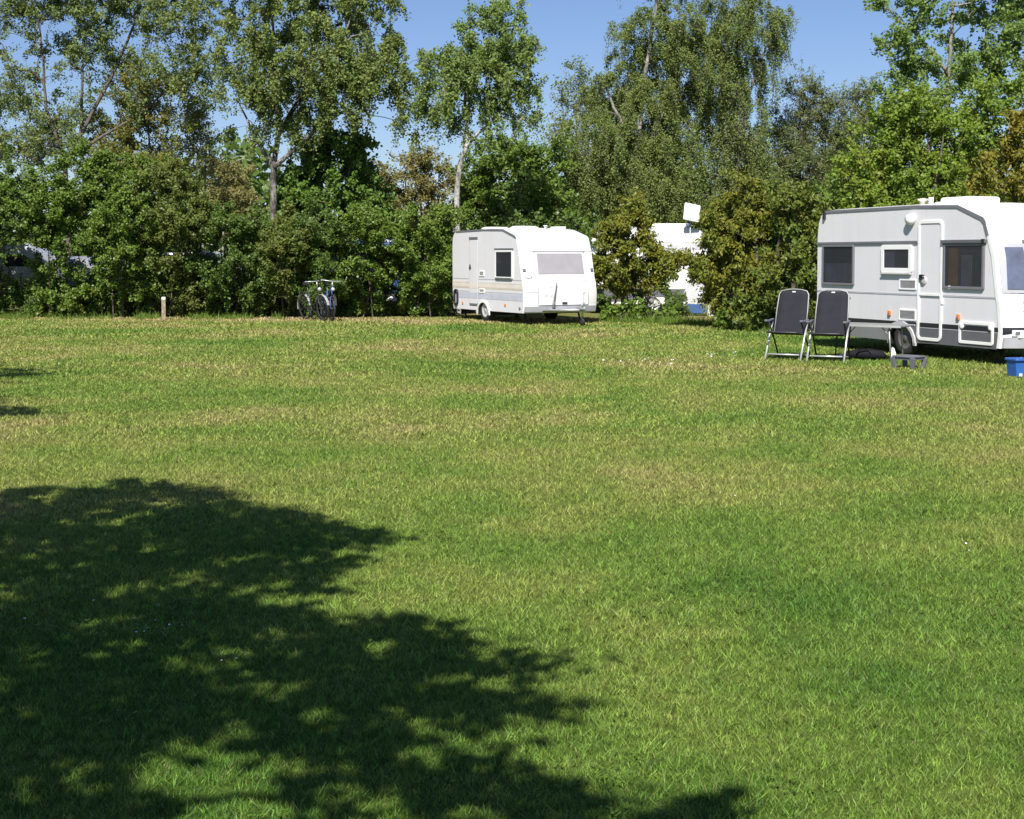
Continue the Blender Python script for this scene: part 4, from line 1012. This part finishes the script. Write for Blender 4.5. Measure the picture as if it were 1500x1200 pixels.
# front
for y0, y1 in ((-1.08, -.66), (.66, 1.08)):
    sgn = 1 if y0 < 0 else -1
    a, b_ = (y0, y1)
    o = cr.patch('window', [(a - .0, 1.17), (b_ + .03, 1.17), (b_ + .03, 1.97), (a + .0, 1.97)], .012, M['line_grey'])
    cr.patch('pane', [(a + .07, 1.23), (b_ - .0, 1.23), (b_ - .03, 1.91), (a + .10, 1.91)], .022, M['glass_blue'], o, .008)
o = cr.patch('window', [(-.60, 1.17), (.60, 1.17), (.60, 1.97), (-.60, 1.97)], .012, M['white'])
cr.patch('pane', [(-.55, 1.22), (.55, 1.22), (.55, 1.91), (-.55, 1.91)], .022, M['glass_blue'], o, .008)
cr.patch('window_gutter', [(-.66, 1.985), (.66, 1.985), (.66, 2.03), (-.66, 2.03)], .03, M['grey_trim'])
cr.patch('front_bumper', [(-1.10, .29), (1.10, .29), (1.10, .46), (-1.10, .46)], .05, M['line_grey'], None, .1)
cr.patch('bumper_edge', [(-.92, .455), (.92, .455), (.92, .48), (-.92, .48)], .06, M['white'], None, .1)
cr.patch('black_stripe', [(-1.11, .50), (-.80, .56), (-.70, .62), (-1.11, .62)], .006, M['stripe_black'])
cr.patch('front_lamp', [(-1.0, .485), (-.84, .485), (-.84, .58), (-1.0, .58)], .035, M['white'])
cr.patch('lamp_lens', [(-.965, .505), (-.90, .505), (-.90, .56), (-.965, .56)], .045, M['grey_trim'])
mb = MB()
for row, z in enumerate((.995, .88)):
    y = -.80; k = 0
    rr_ = random.Random(3 + row)
    while y < -.1:
        st = .05 if row else .06
        h = (.05 if k else .085) * (0.8 if row else 1) * rr_.uniform(.6, 1.1)
        for dy, dz in ((0, 1), (.5, -1)):
            ya, yb = y + dy * st, y + (dy + .5) * st
            za, zb = (z, z + h) if dz > 0 else (z + h, z)
            a = math.atan2(zb - za, yb - ya); d = math.hypot(yb - ya, zb - za)
            mb.box((cr.fx((ya + yb) / 2, (za + zb) / 2) + .004, (ya + yb) / 2, (za + zb) / 2), (.004, d + .012, .016), rot=Matrix.Rotation(a, 3, 'X'))
        y += st * 1.08; k += 1
mb.build('front_lettering', M['mark'], cr.root)
# roof
MB().box((.55, -.25, 2.72), (.75, .7, .13)).build('roof_hatch', M['gel'], cr.root, .05, 3)
MB().box((-.5, .3, 2.70), (.5, .5, .10)).build('roof_hatch', M['gel'], cr.root, .04, 3)
MB().tube([(-.10, -.55, 2.66), (-.10, -.55, 2.80)], .045, 10).build('flue', M['white'], cr.root)
MB().lathe([(.02, 2.79), (.09, 2.78), (.10, 2.76), (.045, 2.73), (.045, 2.66)], c=(-.32, -.55, 0), axis='Z', n=14).build('roof_vent', M['pale_peach'], cr.root)

# --- caravan behind the thujas
A_B = math.radians(-8)
frontB = [(1.75, .30), (1.78, .6), (1.74, 1.1), (1.6, 1.8), (1.5, 2.25)]
bc = P(960, 470, 42); bc[2] = 0
cb = Caravan('touring_caravan', 'white caravan half hidden between the two golden thujas, below the flat antenna', bc, A_B, 1.08, frontB, [(1.35, 2.48), (.9, 2.58), (-1.3, 2.58)], [(-1.75, 2.45), (-1.95, 2.1), (-1.98, .6), (-1.9, .3)], arch_pts(-.1, .2, .33, .29), .1, [M['gel'], M['gel'], M['under']])
cb.window(.15, 1.4, 1.55, 2.2, .05, M['white'], .05, [], glass='net', label='net curtained window under the roof edge')
cb.strip('grey_skirt_or_shade', [(-1.97, .75), (1.77, .75), (1.78, .36), (.35, .36), (.3, .5), (-.5, .5), (-.55, .36), (-1.97, .36)], M['mid_grey'])  # shade low on this caravan, put in as a dark grey strip
cb.frame('door', -.35, .0, .35, 1.9, .05, M['grey_trim'], .05)
cb.marker('tail_lamp', (-.93, .74), M['red'], (.22, .04, .22))
for sy in (-1, 1): cb.wheel((0, .30), .30, .17, M['rim'], sy)
MB().box((.3, -.2, 2.66), (1.5, .9, .10)).build('roof_hatch', M['gel'], cb.root, .04)
for x in (-1.6, 1.5):
    for y in (-.8, .8): cb.steady(x, y)
b0 = P(1011, 470, 40.6); b0[2] = 0
an = thing('satellite_antenna', 'flat white square satellite antenna on a thin mast between the thujas', 'antenna', b0, math.radians(12))
MB().tube([(0, .05, 0), (0, .05, 2.95)], .022, 8).build('mast', M['galv'], an)
MB().prism(rrect(-.24, .24, -.28, .28, .03), -.03, .03).build('panel', M['gel'], an, .01, xform=Matrix.Translation((.02, -.02, 3.02)) @ Matrix.Rotation(math.radians(-24), 4, 'X') @ Matrix.Rotation(math.radians(13), 4, 'Y'))
MB().box((0, .04, 2.95), (.10, .10, .14)).build('bracket', M['dark_metal'], an, .01)
MB().tube([(-.5, .4, 0), (0, .05, .9)], .014, 6).tube([(.5, .4, 0), (0, .05, .9)], .014, 6).tube([(0, -.5, 0), (0, .05, .9)], .014, 6).build('tripod', M['galv'], an)
# white wind screen panel and blue low table beside it
b1 = P(1021, 470, 39.6); b1[2] = 0
ws = thing('windbreak', 'white camping windbreak with blue lower band, glimpsed under the thujas', 'windbreak', b1, math.radians(-4))
MB().prism(rrect(-.30, .36, .36, 1.08, .02), -.012, .012).build('screen', M['silver_car'], ws)
MB().prism(rrect(-.30, .36, .08, .345, .02), -.012, .012).build('blue_band', M['blue_car'], ws)
for x in (-.31, .37): MB().tube([(x, 0, 0), (x, 0, 1.14)], .018, 6).build('pole', M['alu'], ws)
b1 = P(1046, 470, 38.6); b1[2] = 0
MBs = MB(); MBs.lathe([(.02, .98), (.09, .97), (.13, .9), (.14, .5), (.12, .1), (.1, .02)], axis='Z', n=16)
o = thing('gas_bottle', 'white gas bottle with dark collar standing beside the white windbreak', 'gas bottle', b1 * np.array([.985, 1, 1]))
MBs.build('bottle', M['white'], o, xform=Matrix.Diagonal((1, 1, .8, 1)))
MB().lathe([(.08, .76), (.10, .78), (.10, .90), (.06, .90)], axis='Z', n=14).build('collar', M['dark_metal'], o)

# ------------------------------------------------------------------ vehicles behind the hedge
def car(name, label, cat, loc, rz, prof, glass, W, paintm, wheels, R=.32):
    r_ = thing(name, label, cat, loc, rz)
    hw = W / 2
    mb = MB(); mb.prism(prof, -hw, hw); mb.build('body', paintm, r_, .06, 3)
    for poly in glass:
        for sy in (-1, 1):
            y = sy * hw
            MB().prism(poly, min(y - sy * .02, y + sy * .004), max(y - sy * .02, y + sy * .004)).build('window', M['car_glass'], r_)
    for x in wheels:
        for sy in (-1, 1):
            y0 = sy * (hw - .01)
            o = MB().lathe([(R * .6, y0 + sy * .012), (R * .95, y0 + sy * .01), (R, y0 - sy * .04), (R, y0 - sy * .18), (R * .6, y0 - sy * .2)], c=(x, 0, R)).build('wheel', M['tyre'], r_)
            MB().lathe([(.03, y0 + sy * .014), (R * .5, y0 + sy * .012), (R * .61, y0 + sy * .016), (R * .61, y0 - sy * .05)], c=(x, 0, R)).build('rim', M['rim'], o)
    return r_
van_prof = [(-2.4, .35), (-2.45, 1.0), (-2.35, 1.95), (-2.2, 2.1), (.7, 2.12), (1.0, 2.0), (1.7, 1.25), (2.4, 1.05), (2.5, .6), (2.45, .35)]
van_gl = [[(-2.1, 1.42), (-2.08, 1.78), (-1.0, 1.8), (-1.0, 1.42)], [(-.9, 1.42), (-.9, 1.8), (.1, 1.8), (.1, 1.42)], [(.2, 1.42), (.2, 1.8), (.80, 1.78), (1.25, 1.42)]]
p = P(10, 470, 41.8); p[2] = 0
o = car('parked_van', 'silver van with dark side windows behind the hedge at the left edge', 'van', p, math.radians(4), van_prof, van_gl, 1.85, M['silver_car'], (-1.5, 1.55))
car_prof = [(-2.1, .3), (-2.15, .75), (-2.0, .98), (-1.75, 1.02), (-1.15, 1.46), (.35, 1.5), (.65, 1.42), (1.2, 1.0), (1.95, .9), (2.1, .7), (2.1, .3)]
car_gl = [[(-1.55, 1.03), (-1.1, 1.4), (-.4, 1.43), (-.4, 1.03)], [(-.32, 1.03), (-.32, 1.43), (.38, 1.43), (.95, 1.03)]]
p = P(118, 470, 41.2); p[2] = 0
car('parked_car', 'grey car with pale reflecting glass, seen through the left hedge stems', 'car', p + np.array([0, .8, 0]), math.radians(-50), [(x, z * 1.15) for x, z in car_prof], [[(x, z * 1.15) for x, z in g_] for g_ in car_gl], 1.75, M['grey_car'], (-1.3, 1.3))
p = P(295, 470, 41.6); p[2] = 0
car('parked_car', 'silver estate car glimpsed through the hedge right of the marker post', 'car', p, math.radians(2), [(x, z * 1.25) for x, z in car_prof], [[(x, z * 1.25) for x, z in g_] for g_ in car_gl], 1.75, M['silver_car'], (-1.3, 1.3))
p = P(535, 470, 42.2); p[2] = 0
k_ = (.62, 1.03)
o = car('parked_van', 'blue camper van with white roof glimpsed above the hedge right of the bicycles', 'van', p, math.radians(178), [(x * k_[0], z * k_[1]) for x, z in van_prof], [[(x * k_[0], z * k_[1]) for x, z in g_] for g_ in van_gl], 1.75, M['blue_car'], (-.95, .98))
MB().prism([(-1.33, 2.12), (-1.30, 2.24), (.40, 2.26), (.52, 2.14)], -.80, .80).build('roof', M['gel'], o, .05, 3)

# ------------------------------------------------------------------ camping chairs
def camp_chair(loc, rz, label):
    r_ = thing('camping_chair', label, 'camping chair', loc, rz, 'folding camping chairs by the larger caravan')
    w = .27
    # local: x right, -y towards the sitter's front
    def bk(t): return (-.02 + .27 * t, .42 + .76 * t)       # back line y,z
    b0, b1 = bk(0), bk(1)
    mb = MB()
    pts = [(-w, b0[0], b0[1]), (-w, *bk(.55)), (-w + .012, *bk(.90)), (-w + .05, *bk(.975)), (-.12, *bk(1.005)), (0, *bk(1.015)), (.12, *bk(1.005)), (w - .05, *bk(.975)), (w - .012, *bk(.90)), (w, *bk(.55)), (w, b0[0], b0[1])]
    mb.tube(pts, .0115, 8); mb.build('back_frame', M['chair_alu'], r_)
    mb = MB(); n = 14; rows = []
    for i in range(n + 1):
        t = i / n * .985; c = bk(t)
        ww = w - .012 - .035 * max(0, (t - .88) / .1)
        rows.append([mb.bm.verts.new((ww * q, c[0] + (.028 * math.sin(math.pi * t)) * (1 - .6 * q * q), c[1])) for q in (-1, -.5, 0, .5, 1)])
    for A_, B_ in zip(rows[:-1], rows[1:]):
        for q in range(4): mb.bm.faces.new((A_[q], A_[q + 1], B_[q + 1], B_[q])).smooth = True
    o = mb.build('back_panel', M['fabric'], r_)
    md = o.modifiers.new('thick', 'SOLIDIFY'); md.thickness = .012
    c = bk(.955)
    MB().box((0, c[0] - .014, c[1]), (.055, .01, .018), rot=Matrix.Rotation(math.radians(-20), 3, 'X')).build('label_patch', M['white'], o)
    s_ = MB(); s_.box((0, -.24, .455), (2 * w - .03, .46, .025), rot=Matrix.Rotation(math.radians(-5), 3, 'X')); s_.build('seat', M['fabric'], r_, .01)
    mb = MB(); mb.tube([(-w, .0, .43), (-w, -.46, .48), (-w + .03, -.485, .482), (w - .03, -.485, .482), (w, -.46, .48), (w, 0, .43)], .013, 8); mb.build('seat_frame', M['dark_metal'], r_)
    for sx in (-1, 1):
        x = sx * (w + .035)
        q = MB(); q.box((x, -.17, .665), (.05, .40, .028), rot=Matrix.Rotation(math.radians(4), 3, 'X')); q.box((x, -.36, .668), (.058, .06, .034)); q.build('armrest', M['stool'], r_, .01)
        MB().tube([(x, .02, .65), (x, -.16, .42), (x, -.42, .0)], [.014, .016, .018], 8).build('leg', M['alu'], r_)
        MB().tube([(x - sx * .024, -.30, .65), (x - sx * .024, .0, .36), (x - sx * .024, .30, .0)], .015, 8).build('leg', M['dark_metal'], r_)
        MB().box((x - sx * .02, -.05, .445), (.05, .05, .04)).build('joint', M['white'], r_, .008)
    MB().tube([(-w, -.36, .10), (w, -.36, .10)], .014, 8).tube([(-w, .25, .06), (w, .25, .06)], .012, 8).build('stretcher', M['alu'], r_)
    return r_
camp_chair((4.76, 23.35, 0), math.radians(-28), 'charcoal camping chair on the left, standing clear of the caravan wall')
camp_chair((5.36, 22.95, 0), math.radians(-24), 'charcoal camping chair on the right, beside the folding table')
# folding table
a0 = np.array([5.75, 23.55, 0])
tb = thing('folding_table', 'low grey folding table with thin legs beside the larger caravan', 'table', (6.12, 23.35, 0), math.radians(-38))
MB().box((0, 0, .585), (1.35, .62, .03)).build('tabletop', M['silver_skirt'], tb, .008)
MB().box((0, -.315, .585), (1.37, .014, .036)).box((0, .315, .585), (1.37, .014, .036)).build('edge_trim', M['alu'], tb)
for sx in (-1, 1):
    for sy in (-1, 1):
        MB().tube([(sx * .46, sy * .26, .575), (sx * .50, sy * .26, 0)], .013, 7).tube([(sx * .33, sy * .26, .57), (sx * .475, sy * .26, .42)], .008, 6).build('leg', M['dark_metal'] if sx < 0 else M['galv'], tb)
# step stool
g_ = G(1337, 541)
st = thing('step_stool', 'small grey plastic step stool on the grass before the caravan door', 'step stool', g_ + np.array([0, .22, 0]), math.radians(-52))
MB().box((0, 0, .185), (.40, .34, .03)).build('tread', M['stool'], st, .012)
for sx in (-1, 1):
    for sy in (-1, 1):
        MB().prism([(-.035, 0), (.035, 0), (.045, .175), (-.045, .175)], -.02, .02).build('leg', M['stool'], st, .006, xform=Matrix.Translation((sx * .165, sy * .135, 0)) @ Matrix.Rotation(math.radians(8 * sx), 4, 'Y') @ Matrix.Rotation(math.radians(-8 * sy), 4, 'X'))
MB().box((0, -.14, .155), (.32, .018, .035)).box((0, .14, .155), (.32, .018, .035)).box((-.175, 0, .155), (.018, .26, .035)).box((.175, 0, .155), (.018, .26, .035)).build('apron', M['stool'], st)
g_ = G(1316, 530)
o = MB().prism([(-.05, .0), (.03, 0), (.02, .10), (-.02, .20), (-.06, .22)], -.01, .01).build('plastic_flap', M['white'], None, .004)
o.location = tuple(g_ + np.array([0, .25, .02])); o.rotation_euler = (math.radians(-15), 0, math.radians(-30))
tag(o, 'small upright white plastic piece behind the left end of the step stool', 'plastic piece')
# bucket
g_ = G(1494, 554)
bk_ = thing('bucket', 'blue plastic bucket standing on the grass at the right edge', 'bucket', g_ + np.array([.06, .2, 0]), math.radians(15))
MB().prism([(-.115, 0), (.115, 0), (.14, .26), (-.14, .26)], -.12, .12).build('tub', M['blue_plastic'], bk_, .02, 3)
MB().ring(rrect(-.155, .155, -.15, .15, .03), rrect(-.13, .13, -.125, .125, .025), .245, .275).build('rim', M['blue_plastic'], bk_, .004, xform=Matrix.Rotation(math.radians(90), 4, 'X') @ Matrix.Diagonal((1, -1, 1, 1)) if False else Matrix(((1, 0, 0, 0), (0, 0, 1, 0), (0, 1, 0, 0), (0, 0, 0, 1))))
MB().box((-.06, -.125, .04), (.05, .006, .04)).build('sticker', M['white'], bk_)
# black bag and light tip lying under the table
g_ = G(1262, 529)
bg_ = thing('bag', 'long black nylon bag lying on the grass under the folding table', 'bag', g_ + np.array([.1, .3, 0]), math.radians(-20))
mb = MB(); mb.tube([(-.33, 0, .06), (-.27, 0, .075), (-.1, .02, .09), (.1, -.01, .10), (.3, .02, .085), (.38, 0, .07)], [.03, .065, .085, .095, .08, .03], 10); mb.build('body', M['bag'], bg_)
MB().lathe([(.01, -.40), (.03, -.39), (.035, -.33), (.03, -.30)], c=(0, 0, .055), axis='X', n=10).build('end_cap', M['white'], bg_)
MB().tube([(-.1, -.08, .09), (-.05, -.1, .17), (.08, -.1, .18), (.14, -.09, .10)], .01, 6).build('strap', M['bag'], bg_)

# ------------------------------------------------------------------ bicycles
def bicycle(loc, rz, lean, frame_m, guard_m, label):
    r_ = thing('bicycle', label, 'bicycle', loc, rz, 'bicycles parked by the hedge')
    r_.rotation_euler = (math.radians(lean), 0, rz)
    R = .345
    for x in (-.54, .54):
        o = MB().lathe([(R - .028, -.018), (R - .008, -.02), (R, 0), (R - .008, .02), (R - .028, .018), (R - .028, -.018)], c=(x, 0, R), n=32, cap=False).build('wheel', M['tyre'], r_)
        q = MB(); q.ring([(x + (R - .02) * math.cos(a), R + (R - .02) * math.sin(a)) for a in np.linspace(0, 2 * np.pi, 32, endpoint=False)], [(x + (R - .045) * math.cos(a), R + (R - .045) * math.sin(a)) for a in np.linspace(0, 2 * np.pi, 32, endpoint=False)], -.013, .013)
        q.build('rim', M['dark_metal'], o)
        q = MB()
        for k in range(14):
            a = 2 * math.pi * k / 14
            q.tube([(x, .02 * (-1) ** k, R), (x + (R - .04) * math.cos(a), 0, R + (R - .04) * math.sin(a))], .0022, 4)
        q.tube([(x, -.045, R), (x, .045, R)], .022, 8)
        q.build('spokes', M['dark_metal'], o)
        g2 = MB()
        arc = np.linspace(math.radians(-10), math.radians(170), 14) if x < 0 else np.linspace(math.radians(15), math.radians(150), 12)
        if x < 0: arc = math.pi - arc
        pr = [(x + (R + .03) * math.cos(a), R + (R + .03) * math.sin(a)) for a in arc]
        for (xa, za), (xb, zb) in zip(pr[:-1], pr[1:]):
            g2.poly([(xa, -.032, za), (xb, -.032, zb), (xb, .032, zb), (xa, .032, za)])
        o2 = g2.build('mudguard', guard_m, r_); md = o2.modifiers.new('thick', 'SOLIDIFY'); md.thickness = .006
    bb, seat, head, headb = (-.08, 0, .30), (-.22, 0, .82), (.36, 0, .92), (.40, 0, .68)
    mb = MB()
    mb.tube([bb, seat], .018, 8).tube([bb, headb], .022, 8).tube([(-.17, 0, .62), head], .018, 8).tube([headb, head], .022, 8)
    for sy in (-1, 1):
        mb.tube([(-.08, sy * .03, .30), (-.54, sy * .05, R)], .011, 6).tube([(-.19, sy * .02, .72), (-.54, sy * .05, R)], .010, 6)
    mb.build('frame', frame_m, r_)
    mb = MB()
    for sy in (-1, 1): mb.tube([(.41, sy * .035, .66), (.46, sy * .05, .5), (.54, sy * .05, R)], .012, 6)
    mb.build('fork', frame_m, r_)
    mb = MB(); mb.tube([(.36, 0, .92), (.345, 0, 1.06)], .014, 8).tube([(.16, -.30, 1.06), (.27, -.29, 1.09), (.36, -.16, 1.08), (.36, 0, 1.07), (.36, .16, 1.08), (.27, .29, 1.09), (.16, .30, 1.06)], .011, 8)
    o = mb.build('handlebar', M['alu'], r_)
    for sy in (-1, 1): MB().tube([(.12, sy * .305, 1.05), (.24, sy * .297, 1.085)], .017, 8).build('grip', M['black'], o)
    MB().tube([(-.22, 0, .82), (-.25, 0, .94)], .013, 8).build('seat_post', M['alu'], r_)
    MB().prism([(-.42, .985), (-.40, 1.01), (-.26, .995), (-.12, .995), (-.10, .975), (-.14, .955), (-.28, .95), (-.40, .95)], -.055, .055).build('saddle', M['black'], r_, .025, 3)
    MB().box((-.56, 0, .76), (.36, .13, .015)).tube([(-.70, .05, .75), (-.56, .06, R)], .006, 5).tube([(-.70, -.05, .75), (-.56, -.06, R)], .006, 5).build('luggage_rack', M['dark_metal'], r_)
    MB().lathe([(.02, -.05), (.09, -.05), (.09, -.042), (.02, -.042)], c=(-.08, 0, .30), n=20).tube([(-.08, -.09, .30), (.02, -.09, .17)], .01, 6).tube([(-.08, .09, .30), (-.18, .09, .43)], .01, 6).box((.03, -.14, .17), (.09, .09, .02)).box((-.19, .14, .43), (.09, .09, .02)).build('crankset', M['dark_metal'], r_)
    MB().tube([(-.18, .05, .30), (-.12, .22, .0)], .011, 6).build('kickstand', M['dark_metal'], r_)
    MB().lathe([(.015, .05), (.045, .045), (.05, .0), (.03, -.03)], c=(.47, 0, .86), axis='X', n=14).build('headlamp', M['alu'], r_)
    return r_
p = G(478, 472)
bicycle((p[0] - .45, 37.0, 0), math.radians(-55), 6, M['dark_metal'], M['alu'], 'dark bicycle with pale mudguards, left one of the pair by the hedge')
bicycle((p[0] - .08, 36.75, 0), math.radians(-70), -4, M['blue_car'], M['dark_metal'], 'blue framed bicycle, right one of the pair by the hedge')
# wooden marker post
g_ = G(240, 469)
wp = thing('marker_post', 'short weathered wooden post with pale top before the left hedge', 'post', g_, .2)
MB().box((0, 0, .265), (.11, .11, .55)).build('post', M['wood'], wp, .012)
MB().box((0, 0, .585), (.116, .116, .09)).build('post_cap', M['wood_tip'], wp, .02)
# daisies
mb = MB()
rr_ = random.Random(5)
spots = [(905, 533, 5), (950, 531, 9), (973, 534, 4), (1017, 537, 4), (1030, 525, 8), (1080, 522, 6), (1052, 524, 3), (215, 926, 6), (240, 922, 3), (190, 934, 2), (262, 905, 2), (150, 890, 1), (310, 1010, 1), (693, 953, 2), (332, 967, 2), (355, 968, 2), (60, 910, 3), (1060, 735, 1), (1430, 800, 2)]
for u_, v_, k in spots:
    for i in range(k):
        p = G(u_ + rr_.gauss(0, 18 if v_ < 600 else 20), v_ + rr_.gauss(0, 1.6 if v_ < 600 else 7))
        s_ = (.008 if v_ > 600 else .022) * rr_.uniform(.6, 1.2)
        rot = Matrix.Rotation(rr_.uniform(-.5, .5), 3, 'X') @ Matrix.Rotation(rr_.uniform(0, 3), 3, 'Z')
        pts = []
        for q in range(10):
            a = 2 * math.pi * q / 10; r2 = s_ * (1 if q % 2 == 0 else .6)
            pts.append(rot @ Vector((r2 * math.cos(a), r2 * math.sin(a), 0)) + Vector((p[0], p[1], .028 if v_ > 600 else .045)))
        mb.poly(pts)
tag(mb.build('daisies', M['white']), 'scattered tiny white daisies in the lawn', 'daisies', kind='stuff')
